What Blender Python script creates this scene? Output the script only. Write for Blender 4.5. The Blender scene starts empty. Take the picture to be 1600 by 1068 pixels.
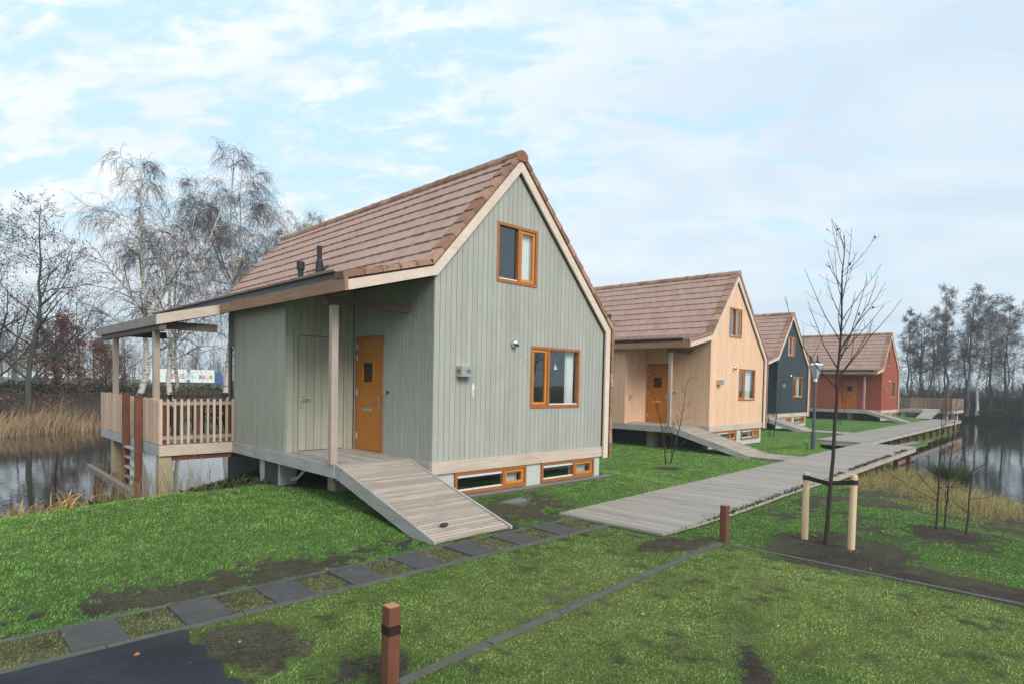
import bpy, math, random
import numpy as np
from mathutils import Matrix, Vector
R = math.radians
rng = np.random.default_rng(7)
random.seed(7)
S = bpy.context.scene
COL = S.collection

# ------------------------------------------------------------------ camera
cd = bpy.data.cameras.new('camera'); cam = bpy.data.objects.new('camera', cd); COL.objects.link(cam); S.camera = cam
CP = np.array([-5.997, -8.003, 1.322]); YAW, PITCH, ROLL = 0.7991073, -0.0320004, 0.0202783
fw = Vector((math.cos(PITCH)*math.cos(YAW), math.cos(PITCH)*math.sin(YAW), math.sin(PITCH)))
ri = Vector((math.sin(YAW), -math.cos(YAW), 0)); up = ri.cross(fw)
ri, up = math.cos(ROLL)*ri+math.sin(ROLL)*up, math.cos(ROLL)*up-math.sin(ROLL)*ri
cam.matrix_world = Matrix(((ri.x, up.x, -fw.x, CP[0]), (ri.y, up.y, -fw.y, CP[1]), (ri.z, up.z, -fw.z, CP[2]), (0, 0, 0, 1)))
cd.sensor_width = 36; cd.lens = 954.5/1600*36; cd.shift_y = (627.67-534)/1600; cd.clip_start = .05; cd.clip_end = 4000

# ------------------------------------------------------------------ light, sky, exposure
S.view_settings.view_transform = 'Standard'; S.view_settings.look = 'None'
S.view_settings.exposure = 0.74; S.view_settings.gamma = 1
SUN_DIR = Vector((-0.12, -0.88, 0.62)).normalized()      # towards the veiled sun
sd = bpy.data.lights.new('sun', 'SUN'); sd.energy = 1.75; sd.angle = R(28); sd.color = (1, .95, .87)
sun = bpy.data.objects.new('sun', sd); COL.objects.link(sun)
sun.rotation_euler = SUN_DIR.to_track_quat('Z', 'Y').to_euler(); sun.location = (0, -20, 30)
W = bpy.data.worlds.new('World'); S.world = W; W.use_nodes = True
nt = W.node_tree; nt.nodes.clear()
def N(t, typ, **kw):
    n = t.nodes.new(typ)
    for k, v in kw.items(): setattr(n, k, v)
    return n
def MATH(t, op, a, b=None, clamp=False):
    n = N(t, 'ShaderNodeMath', operation=op, use_clamp=clamp)
    for i, v in enumerate((a, b)):
        if v is None: continue
        if isinstance(v, (int, float)): n.inputs[i].default_value = v
        else: t.links.new(v, n.inputs[i])
    return n.outputs[0]
def MIX(t, f, a, b, blend='MIX'):
    n = N(t, 'ShaderNodeMix', data_type='RGBA', blend_type=blend)
    for i, v in ((0, f), (6, a), (7, b)):
        if isinstance(v, (int, float)): n.inputs[i].default_value = v
        elif isinstance(v, tuple): n.inputs[i].default_value = (*v, 1)
        else: t.links.new(v, n.inputs[i])
    return n.outputs[2]
def RAMP(t, f, stops, interp='LINEAR'):
    n = N(t, 'ShaderNodeValToRGB'); n.color_ramp.interpolation = interp
    e = n.color_ramp.elements
    while len(e) < len(stops): e.new(.5)
    for el, (p, c) in zip(e, stops):
        el.position = p; el.color = (c, c, c, 1) if isinstance(c, (int, float)) else (*c, 1)
    t.links.new(f, n.inputs[0]); return n.outputs[0]
def NOISE(t, vec, scale, detail=4, rough=.55, dist=0., dim='3D'):
    n = N(t, 'ShaderNodeTexNoise', noise_dimensions=dim)
    n.inputs['Scale'].default_value = scale; n.inputs['Detail'].default_value = detail
    n.inputs['Roughness'].default_value = rough; n.inputs['Distortion'].default_value = dist
    if vec is not None: t.links.new(vec, n.inputs['Vector'])
    return n.outputs['Fac']
def MAPV(t, vec, scale=(1, 1, 1), rot=(0, 0, 0), loc=(0, 0, 0)):
    n = N(t, 'ShaderNodeMapping'); n.inputs['Scale'].default_value = scale
    n.inputs['Rotation'].default_value = rot; n.inputs['Location'].default_value = loc
    t.links.new(vec, n.inputs['Vector']); return n.outputs[0]

sky = N(nt, 'ShaderNodeTexSky', sky_type='NISHITA', sun_disc=False)
sky.sun_elevation = math.asin(SUN_DIR.z); sky.sun_rotation = math.atan2(SUN_DIR.x, SUN_DIR.y)
sky.air_density = 1.2; sky.dust_density = 1.5; sky.ozone_density = 2.5
tc = N(nt, 'ShaderNodeTexCoord'); gen = tc.outputs['Generated']
sep = N(nt, 'ShaderNodeSeparateXYZ'); nt.links.new(gen, sep.inputs[0])
zz = MATH(nt, 'MAXIMUM', sep.outputs[2], 0.0)
den = MATH(nt, 'ADD', zz, .30)
cx = MATH(nt, 'DIVIDE', sep.outputs[0], den); cy = MATH(nt, 'DIVIDE', sep.outputs[1], den)
cmb = N(nt, 'ShaderNodeCombineXYZ'); nt.links.new(cx, cmb.inputs[0]); nt.links.new(cy, cmb.inputs[1])
rot = MAPV(nt, cmb.outputs[0], rot=(0, 0, R(52)))
pl = MAPV(nt, rot, scale=(1.15, 1.9, 1), loc=(2.2, 5.3, 0))
big = NOISE(nt, pl, .95, 4, .55, .4)
wv = N(nt, 'ShaderNodeTexNoise'); wv.inputs['Scale'].default_value = 2.2; wv.inputs['Detail'].default_value = 2; nt.links.new(pl, wv.inputs['Vector'])
wa = N(nt, 'ShaderNodeVectorMath', operation='MULTIPLY_ADD'); nt.links.new(wv.outputs['Color'], wa.inputs[0]); wa.inputs[1].default_value = (.22, .22, 0); nt.links.new(pl, wa.inputs[2])
mid = NOISE(nt, wa.outputs[0], 5.2, 7, .55, .15)
fine = NOISE(nt, MAPV(nt, wa.outputs[0], scale=(1, 1.3, 1)), 13, 5, .6, .2)
cl = MATH(nt, 'ADD', MATH(nt, 'ADD', MATH(nt, 'MULTIPLY', big, .42), MATH(nt, 'MULTIPLY', mid, .58)), MATH(nt, 'SUBTRACT', MATH(nt, 'MULTIPLY', fine, .26), .08))
# clouds thicken towards the right of the view (+x, -y) and to the horizon
hor = MATH(nt, 'SUBTRACT', 1., MATH(nt, 'MULTIPLY', zz, 3.2), True)
veil = MATH(nt, 'MULTIPLY', MATH(nt, 'ADD', MATH(nt, 'SUBTRACT', sep.outputs[0], sep.outputs[1]), 1.0), .050)
cl2 = MATH(nt, 'ADD', MATH(nt, 'ADD', cl, MATH(nt, 'MULTIPLY', hor, .045)), veil)
cmask = RAMP(nt, cl2, [(.50, .08), (.55, .42), (.61, .92), (.70, 1.)])
blue = MIX(nt, 1., sky.outputs[0], (.30, .30, .30), 'MULTIPLY')
pale = MIX(nt, .80, MIX(nt, 1., sky.outputs[0], (.10, .10, .10), 'MULTIPLY'), (.42, .60, .715))
shade = RAMP(nt, NOISE(nt, pl, 1.9, 4, .5, .5), [(.35, (.66, .675, .685)), (.62, (.54, .59, .64))])
side = RAMP(nt, MATH(nt, 'ADD', MATH(nt, 'MULTIPLY', MATH(nt, 'SUBTRACT', sep.outputs[0], sep.outputs[1]), .5), .5), [(.20, (1.0, 1.0, 1.0)), (.85, (.76, .84, .90))])
cloud = MIX(nt, 1., shade, side, 'MULTIPLY')
skyc = MIX(nt, cmask, pale, cloud)
lowh = RAMP(nt, zz, [(0., 1.), (.16, .35), (.34, 0.)])
skyc = MIX(nt, MATH(nt, 'MULTIPLY', lowh, .62), skyc, (.46, .555, .62))
bg = N(nt, 'ShaderNodeBackground'); nt.links.new(skyc, bg.inputs[0]); bg.inputs[1].default_value = 1.0
wo = N(nt, 'ShaderNodeOutputWorld'); nt.links.new(bg.outputs[0], wo.inputs[0])

# ------------------------------------------------------------------ materials
def new_mat(name):
    m = bpy.data.materials.new(name); m.use_nodes = True; t = m.node_tree; t.nodes.clear()
    o = N(t, 'ShaderNodeOutputMaterial'); p = N(t, 'ShaderNodeBsdfPrincipled'); t.links.new(p.outputs[0], o.inputs[0])
    return m, t, p
def setp(t, p, col=None, rough=.6, metal=0., spec=.3, bump=None, bstr=.3, bdist=.01):
    if col is not None:
        if isinstance(col, tuple): p.inputs['Base Color'].default_value = (*col, 1)
        else: t.links.new(col, p.inputs['Base Color'])
    if isinstance(rough, (int, float)): p.inputs['Roughness'].default_value = rough
    else: t.links.new(rough, p.inputs['Roughness'])
    p.inputs['Metallic'].default_value = metal; p.inputs['Specular IOR Level'].default_value = spec
    if bump is not None:
        b = N(t, 'ShaderNodeBump'); b.inputs['Strength'].default_value = bstr; b.inputs['Distance'].default_value = bdist
        t.links.new(bump, b.inputs['Height']); t.links.new(b.outputs[0], p.inputs['Normal'])
def objco(t): return N(t, 'ShaderNodeTexCoord').outputs['Object']
def tint(t):
    a = N(t, 'ShaderNodeAttribute'); a.attribute_name = 'tint'; return a.outputs['Fac']
MATS = {}
def wood(name, c1, c2, axis='Z', tv=.25, rough=.7, spec=.25, stain=None, knots=True, gscale=1.):
    """timber: grain along one axis, board-to-board tone from the tint attribute"""
    if name in MATS: return MATS[name]
    m, t, p = new_mat(name); o = objco(t); tn = tint(t)
    off = N(t, 'ShaderNodeVectorMath', operation='ADD'); t.links.new(o, off.inputs[0])
    cb = N(t, 'ShaderNodeCombineXYZ')
    for i in range(3): t.links.new(MATH(t, 'MULTIPLY', tn, 17.3+9*i), cb.inputs[i])
    t.links.new(cb.outputs[0], off.inputs[1]); v = off.outputs[0]
    lo, hi = 1.2*gscale, 38*gscale
    sc = {'X': (lo, hi, hi), 'Y': (hi, lo, hi), 'Z': (hi, hi, lo)}[axis]
    g = NOISE(t, MAPV(t, v, scale=sc), 1, 5, .6, .4)
    br = NOISE(t, v, 2.3, 4, .6)
    f = MATH(t, 'ADD', MATH(t, 'MULTIPLY', g, .6), MATH(t, 'MULTIPLY', br, .5))
    c = MIX(t, RAMP(t, f, [(.35, 0.), (.75, 1.)]), c1, c2)
    k = MATH(t, 'ADD', 1-tv/2, MATH(t, 'MULTIPLY', tn, tv))
    c = MIX(t, 1., c, N(t, 'ShaderNodeCombineColor').outputs[0], 'MULTIPLY') if False else c
    hs = N(t, 'ShaderNodeHueSaturation'); t.links.new(c, hs.inputs['Color']); t.links.new(k, hs.inputs['Value']); c = hs.outputs[0]
    if stain:
        sc2 = {'X': (1, 5, 5), 'Y': (5, 1, 5), 'Z': (5, 5, 1)}[axis]
        s = RAMP(t, NOISE(t, MAPV(t, v, scale=sc2), 1.6, 5, .65, .8), [(.56, 0.), (.70, .8)])
        c = MIX(t, s, c, stain)
    if knots:
        vo = N(t, 'ShaderNodeTexVoronoi'); vo.inputs['Scale'].default_value = 3.4
        t.links.new(MAPV(t, v, scale={'X': (.7, 2, 2), 'Y': (2, .7, 2), 'Z': (2, 2, .7)}[axis]), vo.inputs['Vector'])
        c = MIX(t, RAMP(t, vo.outputs['Distance'], [(.03, .55), (.085, 0.)]), c, tuple(x*.45 for x in c1))
    setp(t, p, c, rough, 0, spec, g, .25, .004)
    MATS[name] = m; return m
def plain(name, col, rough=.5, metal=0., spec=.4, var=.12, scale=14, bstr=.08, c2=None):
    if name in MATS: return MATS[name]
    m, t, p = new_mat(name); n = NOISE(t, objco(t), scale, 5, .6)
    c = MIX(t, n, tuple(x*(1-var) for x in col), c2 or tuple(min(1, x*(1+var)) for x in col))
    setp(t, p, c, rough, metal, spec, n, bstr, .01); MATS[name] = m; return m
def glass(name='window glass', dark=.95, refl=1.15):
    if name in MATS: return MATS[name]
    m = bpy.data.materials.new(name); m.use_nodes = True; t = m.node_tree; t.nodes.clear()
    o = N(t, 'ShaderNodeOutputMaterial'); tr = N(t, 'ShaderNodeBsdfTransparent'); tr.inputs[0].default_value = (dark, dark*1.02, dark, 1)
    gl = N(t, 'ShaderNodeBsdfGlossy'); gl.inputs['Roughness'].default_value = .01; gl.inputs['Color'].default_value = (.9, .95, 1, 1)
    fr = N(t, 'ShaderNodeLayerWeight'); fac = MATH(t, 'ADD', MATH(t, 'MULTIPLY', MATH(t, 'POWER', fr.outputs['Facing'], 3.2), .7*refl), .055*refl)
    mx = N(t, 'ShaderNodeMixShader'); t.links.new(MATH(t, 'MINIMUM', fac, .95), mx.inputs[0])
    t.links.new(tr.outputs[0], mx.inputs[1]); t.links.new(gl.outputs[0], mx.inputs[2]); t.links.new(mx.outputs[0], o.inputs[0])
    MATS[name] = m; return m
def vcol(name, rough=.8, spec=.2, noise=None, trans=0.):
    """colour from the col attribute of the mesh (grass, leaves, soil)"""
    if name in MATS: return MATS[name]
    m, t, p = new_mat(name); a = N(t, 'ShaderNodeAttribute'); a.attribute_name = 'col'
    setp(t, p, a.outputs['Color'], rough, 0, spec)
    MATS[name] = m; return m

WETW = wood('grey brown wet timber', (.17, .14, .12), (.27, .235, .21), 'Y', .3, stain=(.12, .09, .07))
M_TILE = None
def tile_mat():
    m, t, p = new_mat('concrete roof tile'); tn = tint(t); o = objco(t)
    n = NOISE(t, MAPV(t, o, scale=(9, 3, 9)), 1, 6, .65); n2 = NOISE(t, o, 60, 3, .6)
    c = MIX(t, RAMP(t, tn, [(0., 0.), (1., 1.)]), (.32, .195, .150), (.47, .31, .25))
    c = MIX(t, RAMP(t, n, [(.45, 0.), (.72, .55)]), c, (.43, .34, .30))
    c = MIX(t, RAMP(t, n2, [(.5, 0.), (.8, .35)]), c, (.15, .095, .08))
    setp(t, p, c, .75, 0, .25, n2, .25, .004); return m
def verge_mat():
    m, t, p = new_mat('brown verge tile'); tn = tint(t); o = objco(t)
    n = NOISE(t, o, 7, 6, .7); c = MIX(t, tn, (.25, .125, .078), (.45, .27, .19))
    c = MIX(t, RAMP(t, n, [(.5, 0.), (.7, .7)]), c, (.11, .07, .055))
    setp(t, p, c, .75, 0, .25, n, .2, .006); return m
M_TILE = tile_mat(); M_VERGE = verge_mat()
LARCH_X = wood('pale larch along x', (.46, .35, .275), (.62, .52, .44), 'X', .2, stain=(.38, .29, .24))
LARCH_Z = wood('pale larch upright', (.48, .33, .23), (.64, .49, .38), 'Z', .45)
LARCH_Y = wood('larch beam along y', (.26, .135, .08), (.42, .255, .165), 'Y', .2, stain=(.22, .12, .075))
BARGE = wood('pale planed bargeboard', (.58, .455, .37), (.76, .64, .545), 'X', .12)
GREY_X = wood('weathered timber along x', (.36, .31, .27), (.52, .46, .41), 'X', .35, stain=(.27, .22, .19))
GREY_Y = wood('weathered timber along y', (.34, .315, .30), (.50, .475, .45), 'Y', .35, stain=(.30, .24, .20))
DECK_Y = wood('greyed decking along y', (.30, .255, .225), (.46, .41, .37), 'Y', .4, stain=(.22, .18, .155), knots=False)
RAMP_X = wood('ramp battens', (.31, .252, .208), (.47, .395, .34), 'X', .34, stain=(.25, .195, .155), knots=False)
WALK_Y = wood('boardwalk planks', (.285, .255, .222), (.37, .335, .295), 'Y', .26, stain=(.21, .18, .15), knots=False)
POST_Z = wood('weathered post', (.33, .25, .21), (.47, .385, .335), 'Z', .2)
HARD_Z = wood('brown hardwood post', (.13, .045, .026), (.22, .085, .05), 'Z', .2, stain=(.07, .035, .025))
ORANGE = wood('varnished orange timber', (.50, .175, .028), (.66, .255, .045), 'Z', .1, rough=.38, spec=.4, knots=False)
ORANGE2 = wood('brown varnished frame', (.30, .10, .026), (.42, .155, .042), 'Z', .1, rough=.42, spec=.4, knots=False)
OAK_DOOR = wood('orange stained door', (.40, .135, .016), (.54, .20, .028), 'Z', .08, rough=.42, spec=.35, knots=False, gscale=.6)
CONC = plain('pale concrete', (.50, .515, .48), .85, 0, .2, .14, 5, .1)
PILE = plain('tanned concrete pile', (.40, .335, .215), .85, 0, .2, .2, 4, .1)
DARKW = plain('dark wall below ground', (.12, .125, .13), .9, 0, .2, .2, 4)
STEEL = plain('brushed steel', (.62, .62, .60), .32, 1., .5, .05, 40, .02)
BLACK = plain('black rubber and plastic', (.016, .018, .020), .5, 0, .4)
FOIL = plain('black roofing foil', (.007, .009, .011), .35, 0, .5, .4, 30, .8)
WHITE = plain('white painted metal', (.72, .73, .72), .5, 0, .4, .05)
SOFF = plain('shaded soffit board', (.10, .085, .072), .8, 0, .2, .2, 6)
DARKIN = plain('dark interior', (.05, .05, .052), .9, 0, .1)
CURT = plain('pale curtain cloth', (.80, .82, .84), .9, 0, .1, .1, 8)
HINGE = plain('galvanised hinge', (.70, .71, .72), .4, .6, .5)
GLASS = glass()
ACGREY = plain('grey painted casing', (.36, .36, .345), .55, 0, .4, .1, 6)
FURN = plain('dark outdoor furniture', (.03, .033, .038), .5, 0, .3)

# ------------------------------------------------------------------ mesh helpers
class MB:
    def __init__(s): s.v = []; s.f = []; s.t = []; s.ends = []
    def poly(s, pts, faces, tint=None):
        b = len(s.v); s.v += [tuple(p) for p in pts]; tt = random.random() if tint is None else tint
        for f in faces: s.f.append(tuple(b+i for i in f)); s.t.append(tt)
        s.ends.append((len(s.v), len(s.f)))
    def hexa(s, p, tint=None):     # 8 points: bottom 0-3, top 4-7
        s.poly(p, [(0, 3, 2, 1), (4, 5, 6, 7), (0, 1, 5, 4), (1, 2, 6, 5), (2, 3, 7, 6), (3, 0, 4, 7)], tint)
    def box(s, x0, x1, y0, y1, z0, z1, tint=None):
        s.hexa([(x0, y0, z0), (x1, y0, z0), (x1, y1, z0), (x0, y1, z0), (x0, y0, z1), (x1, y0, z1), (x1, y1, z1), (x0, y1, z1)], tint)
    def beam(s, a, b, w, h, tint=None, upv=(0, 0, 1)):
        a = Vector(a); b = Vector(b); d = (b-a).normalized(); u = Vector(upv)
        if abs(d.dot(u)) > .98: u = Vector((1, 0, 0))
        r = d.cross(u).normalized(); u = r.cross(d).normalized(); r = r*w/2; u = u*h/2
        s.hexa([a-r-u, a+r-u, a+r+u, a-r+u, b-r-u, b+r-u, b+r+u, b-r+u], tint)
    def prism(s, pts2, y0, y1, tint=None, axis='Y'):
        """polygon in x-z swept along y"""
        n = len(pts2)
        if axis == 'Y': P = [(x, y0, z) for x, z in pts2]+[(x, y1, z) for x, z in pts2]
        elif axis == 'X': P = [(y0, x, z) for x, z in pts2]+[(y1, x, z) for x, z in pts2]
        else: P = [(x, z, y0) for x, z in pts2]+[(x, z, y1) for x, z in pts2]
        F = [tuple(range(n)), tuple(reversed(range(n, 2*n)))]+[(i, (i+1) % n, n+(i+1) % n, n+i) for i in range(n)]
        s.poly(P, F, tint)
    def tube(s, pts, rad, n=8, tint=None, cap=True):
        pts = [Vector(p) for p in pts]; k = len(pts); rad = [rad]*k if isinstance(rad, (int, float)) else rad
        P = []; ref = Vector((.31, .77, .55))
        for i, p in enumerate(pts):
            d = (pts[min(i+1, k-1)]-pts[max(i-1, 0)]).normalized()
            a = d.cross(ref if abs(d.dot(ref)) < .95 else Vector((1, 0, 0))).normalized(); b = d.cross(a)
            for j in range(n):
                an = 2*math.pi*j/n; P.append(p+(a*math.cos(an)+b*math.sin(an))*rad[i])
        F = [(i*n+j, i*n+(j+1) % n, (i+1)*n+(j+1) % n, (i+1)*n+j) for i in range(k-1) for j in range(n)]
        if cap: F += [tuple(reversed(range(n))), tuple(range((k-1)*n, k*n))]
        s.poly(P, F, tint)
    def each(s, name, mat, parent=None, bevel=0):
        """every piece added becomes a part of its own"""
        for a, b, fa, fb in s.parts():
            q = MB(); q.v = s.v[a:b]; q.f = [tuple(i-a for i in f) for f in s.f[fa:fb]]; q.t = s.t[fa:fb]; q.build(name, mat, parent, bevel)
    def parts(s):
        e = s.ends; return [(e[i-1][0] if i else 0, e[i][0], e[i-1][1] if i else 0, e[i][1]) for i in range(len(e))]
    def build(s, name, mat, parent=None, bevel=0, smooth=False):
        me = bpy.data.meshes.new(name); me.from_pydata(s.v, [], s.f)
        a = me.attributes.new('tint', 'FLOAT', 'FACE'); a.data.foreach_set('value', np.array(s.t, np.float32))
        me.materials.append(mat)
        if smooth: me.polygons.foreach_set('use_smooth', np.ones(len(me.polygons), bool))
        me.update()
        # consistent outward normals
        import bmesh
        bm = bmesh.new(); bm.from_mesh(me); bmesh.ops.recalc_face_normals(bm, faces=bm.faces); bm.to_mesh(me); bm.free()
        o = bpy.data.objects.new(name, me); COL.objects.link(o)
        if parent is not None: o.parent = parent
        if bevel:
            b = o.modifiers.new('soft edge', 'BEVEL'); b.width = bevel; b.segments = 2; b.limit_method = 'ANGLE'
        return o
def tag(o, label=None, cat=None, group=None, kind=None):
    for k, v in (('label', label), ('category', cat), ('group', group), ('kind', kind)):
        if v: o[k] = v
    return o
def empty(name, loc=(0, 0, 0), rz=0, label=None, cat=None, group=None):
    o = bpy.data.objects.new(name, None); COL.objects.link(o); o.location = loc; o.rotation_euler.z = rz
    o.empty_display_size = .2; return tag(o, label, cat, group)
def np_mesh(name, V, F, mat, parent=None, cols=None, tints=None, smooth=False):
    """V (n,3), F (m,k) with k = 3 or 4, as one object"""
    V = np.ascontiguousarray(V, np.float32); F = np.ascontiguousarray(F, np.int32); k = F.shape[1]
    me = bpy.data.meshes.new(name); me.vertices.add(len(V)); me.vertices.foreach_set('co', V.ravel())
    me.loops.add(F.size); me.loops.foreach_set('vertex_index', F.ravel())
    me.polygons.add(len(F)); me.polygons.foreach_set('loop_start', np.arange(0, F.size, k, dtype=np.int32))
    if smooth: me.polygons.foreach_set('use_smooth', np.ones(len(F), bool))
    if cols is not None:
        a = me.attributes.new('col', 'FLOAT_COLOR', 'POINT')
        a.data.foreach_set('color', np.concatenate([cols, np.ones((len(V), 1))], 1).astype(np.float32).ravel())
    if tints is not None:
        a = me.attributes.new('tint', 'FLOAT', 'FACE'); a.data.foreach_set('value', np.asarray(tints, np.float32))
    me.materials.append(mat); me.update(calc_edges=True); me.validate()
    o = bpy.data.objects.new(name, me); COL.objects.link(o)
    if parent is not None: o.parent = parent
    return o

# ------------------------------------------------------------------ ground: noise, shores, heights, cover
def vnoise(x, y, s, seed=0):
    x = np.asarray(x)*s+seed*13.7; y = np.asarray(y)*s-seed*7.1
    xi = np.floor(x); yi = np.floor(y); fx = x-xi; fy = y-yi
    fx = fx*fx*(3-2*fx); fy = fy*fy*(3-2*fy)
    def h(a, b):
        v = np.sin(a*127.1+b*311.7+seed*74.7)*43758.5453; return v-np.floor(v)
    return (h(xi, yi)*(1-fx)+h(xi+1, yi)*fx)*(1-fy)+(h(xi, yi+1)*(1-fx)+h(xi+1, yi+1)*fx)*fy
def fbm(x, y, s, seed=0, o=4):
    r = 0; a = .5; t = 0
    for i in range(o): r = r+a*vnoise(x, y, s*2**i, seed+i); t += a; a *= .55
    return r/t
def sstep(x, a, b):
    t = np.clip((x-a)/(b-a), 0, 1); return t*t*(3-2*t)
LAND = np.array([(-90, 6), (-8, 4.4), (-5, 4.7), (-3.4, 5.0), (-2.2, 6.0), (-1.2, 7.0), (.5, 8.6), (4, 10.3), (9, 10.2), (14, 11), (20, 12), (30, 14), (42, 14), (54, 13), (59, 9), (58, 4.2), (52, 2.2),
                 (46, .6), (36, -.2), (28, -.9), (23, -1.5), (20, -2.1), (16.5, -4.1), (13.3, -6), (10.8, -9), (9.4, -14), (8, -90), (-90, -90)], float)
LAKE = np.array([(-120, 27), (-10, 26), (-3.5, 26.6), (.5, 28.5), (10, 31), (25, 35), (45, 38), (62, 32), (68.5, 16), (69.5, 3.5), (69, -.5), (66, -10), (60, -25), (50, -90), (50, -140), (-120, -140)], float)
def sdist(x, y, P):
    """signed distance to a closed polygon, positive inside"""
    x = np.asarray(x, float); y = np.asarray(y, float); d = np.full(x.shape, 1e9); ins = np.zeros(x.shape, bool)
    for (ax, ay), (bx, by) in zip(P, np.roll(P, -1, 0)):
        ex, ey = bx-ax, by-ay; t = np.clip(((x-ax)*ex+(y-ay)*ey)/(ex*ex+ey*ey), 0, 1)
        d = np.minimum(d, np.hypot(x-ax-t*ex, y-ay-t*ey))
        c = ((ay > y) != (by > y)) & (x < (bx-ax)*(y-ay)/(by-ay+1e-12)+ax); ins ^= c
    return np.where(ins, d, -d)
WATER_Z = -1.5
def height(x, y):
    x = np.asarray(x, float); y = np.asarray(y, float)
    sd = sdist(x, y, LAND)+(fbm(x, y, .6, 3)-.5)*.5
    lawn = -.72+.095*sstep(y, -1.5, -.2)*(1-sstep(x, 4.6, 6.5))-.085*sstep(x, .3, 4)*sstep(-y, .2, 1.5)-.085*sstep(x, 4.6, 6.5)*sstep(y, -1.5, -.2)
    lawn = lawn+(fbm(x, y, .55, 9)-.5)*.05*sstep(y, .6, 2)+(fbm(x, y, 3.1, 4)-.5)*.022
    wid = 2.7+4.6*sstep(x, 2, 6)*(y < 1)
    t = np.clip((sd+.25)/wid, 0, 1); prof = 1-(1-t)**1.9
    near = -1.62+(lawn+1.62)*prof
    near = np.where(sd < -.25, -1.62+(sd+.25)*.7, near)
    so = -sdist(x, y, LAKE)+(fbm(x, y, .3, 5)-.5)*1.2
    far = np.where(so < 0, -1.62+so*.5, -1.62+.75*sstep(so, 0, 4)+.2*sstep(so, 4, 30))
    return np.maximum(np.maximum(near, far), -3.2)
GREEN = np.array((.100, .190, .044)); LIME = np.array((.185, .252, .070)); SOIL = np.array((.060, .050, .041)); MOSS = np.array((.075, .085, .030))
DRY = np.array((.34, .25, .12)); OLD = np.array((.105, .115, .045)); PEB = np.array((.19, .165, .125))
def cover(x, y, raw=False):
    """colour of the turf and how thick it grows (0..1)"""
    x = np.asarray(x, float); y = np.asarray(y, float)
    nf = fbm(x, y, 9., 51, 3); n1 = fbm(x, y, .9, 21)+(nf-.5)*.22; n2 = np.clip(fbm(x, y, 3.3, 31)*.7+.3*nf+(nf-.5)*.55, 0, 1.2); n3 = fbm(x, y, .35, 41)
    lime = sstep(-y, 2.55, 2.95)*sstep(1.7-x, 0, .4)
    lime = np.maximum(lime, sstep(n1, .55, .75)*.35)
    lime = lime*(.35+.9*sstep(n3+.5*n1, .45, .9))
    c = GREEN*(1-lime[..., None])+LIME*lime[..., None]
    c = c*(.72+.56*n2)[..., None]
    soil = np.zeros_like(x)
    def add(v):
        nonlocal soil
        soil = np.maximum(soil, np.clip(v, 0, 1))
    # thin turf and bare ground
    add(sstep(n1*.6+n2*.5, .66, .86)*.62*(y < -2.6))
    add(sstep(.55*n1+.55*n2-np.abs(y+1.75)*.5, .36, .52)*(x < .2)*(y < -1.0))
    add(sstep(.6*n1+.5*n2, .47, .62)*sstep(x, -.4, 0)*sstep(2.6-x, 0, .8)*sstep(-y, .25, .5)*(y > -2.05)*.95)
    add(sstep(n2*.9+.5-(((x-2.6)/1.55)**2+((y+5.3)/1.05)**2), .1, .55))
    add(sstep(n2*.8+.45-((x-2.0)/.75)**2-((y+6.2)/2.2)**2, .1, .5)*(x > 1.6))
    add(sstep(n2+.1-np.abs(x-1.2)*.5-np.abs(y+4.0)*1.8, .1, .5))
    add(sstep(n2*.8+.4-((x-5.0)/.9)**2-((y+6.1)/.75)**2, .1, .5))
    add(sstep(.7*n1+.5*n2, .50, .66)*sstep(x, 3.2, 4.5)*(y < -3.5)*.9)
    nq = fbm(x, y, 5.5, 55, 4); add(sstep(nq, .56, .76)*.62*(y < -2.7)*(x < 1.7)); add(sstep(nq, .60, .80)*.35*(y > -2.0))
    # wheel rut and scuffs
    px, py = -1.05, -5.75; dx, dy = -.86, -.51
    tt = (x-px)*dx+(y-py)*dy; dd = np.abs(-(x-px)*dy+(y-py)*dx)
    add(sstep(.17+.22*(n2-.5)-dd, 0, .12)*sstep(tt, .05, .5)*sstep(2.6-tt, 0, .5))
    add(sstep(.26+.5*(n2-.5)-dd, 0, .2)*sstep(tt+.9, 0, .5)*sstep(.9-tt, 0, .6)*.42)
    add(sstep(n2*.9+.15-((x+3.7)/.55)**2-((y+4.3)/.6)**2, .05, .5)*.9)
    add(sstep(n2*.9+.3-((x+4.2)/.6)**2-((y+3.3)/.7)**2, .05, .5)*.85)
    add(sstep(n2*.8+.2-((x-.9)/1.0)**2-((y+3.75)/.35)**2, .1, .5))
    # under the decks and beside the piles
    und = sstep(y, 2.7, 3.3)*sstep(x, -3.0, -2.4)*(x < 4.6)
    add(und*(.55+.6*n2)); add(sstep((y-2.8)+1.58*(x+1.5)+(n1-.5)*.8, -.1, .35)*sstep(x, -1.7, -1.4)*(x < .1)*(y > .6)*(.6+.5*n2))
    add(sstep(.45-np.hypot(x-7.8, (y-.4)*1.2)+.3*n2, .1, .35))
    sd = sdist(x, y, LAND)
    dry = sstep(x, 5.5, 8)*sstep(-y, 2.4, 3.2)*sstep(5.8+1.5*(n1-.5)-sd, 0, 2.0)*(sd > -1)
    far = sstep(-sdist(x, y, LAKE), -1, .5)
    c = c*(1-dry[..., None]*.75)+DRY*.62*(dry*.75)[..., None]*(.7+.6*n2)[..., None]
    mud = (sd < .25) & (far < .5)
    s = soil[..., None]; sc = SOIL*(.7+.7*n2)[..., None]+MOSS*(.30*sstep(n1, .4, .7))[..., None]
    c0 = c*(1-far[..., None])+(OLD*(.5+.8*n1)[..., None])*far[..., None]; c = c*(1-s)+sc*s
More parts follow.
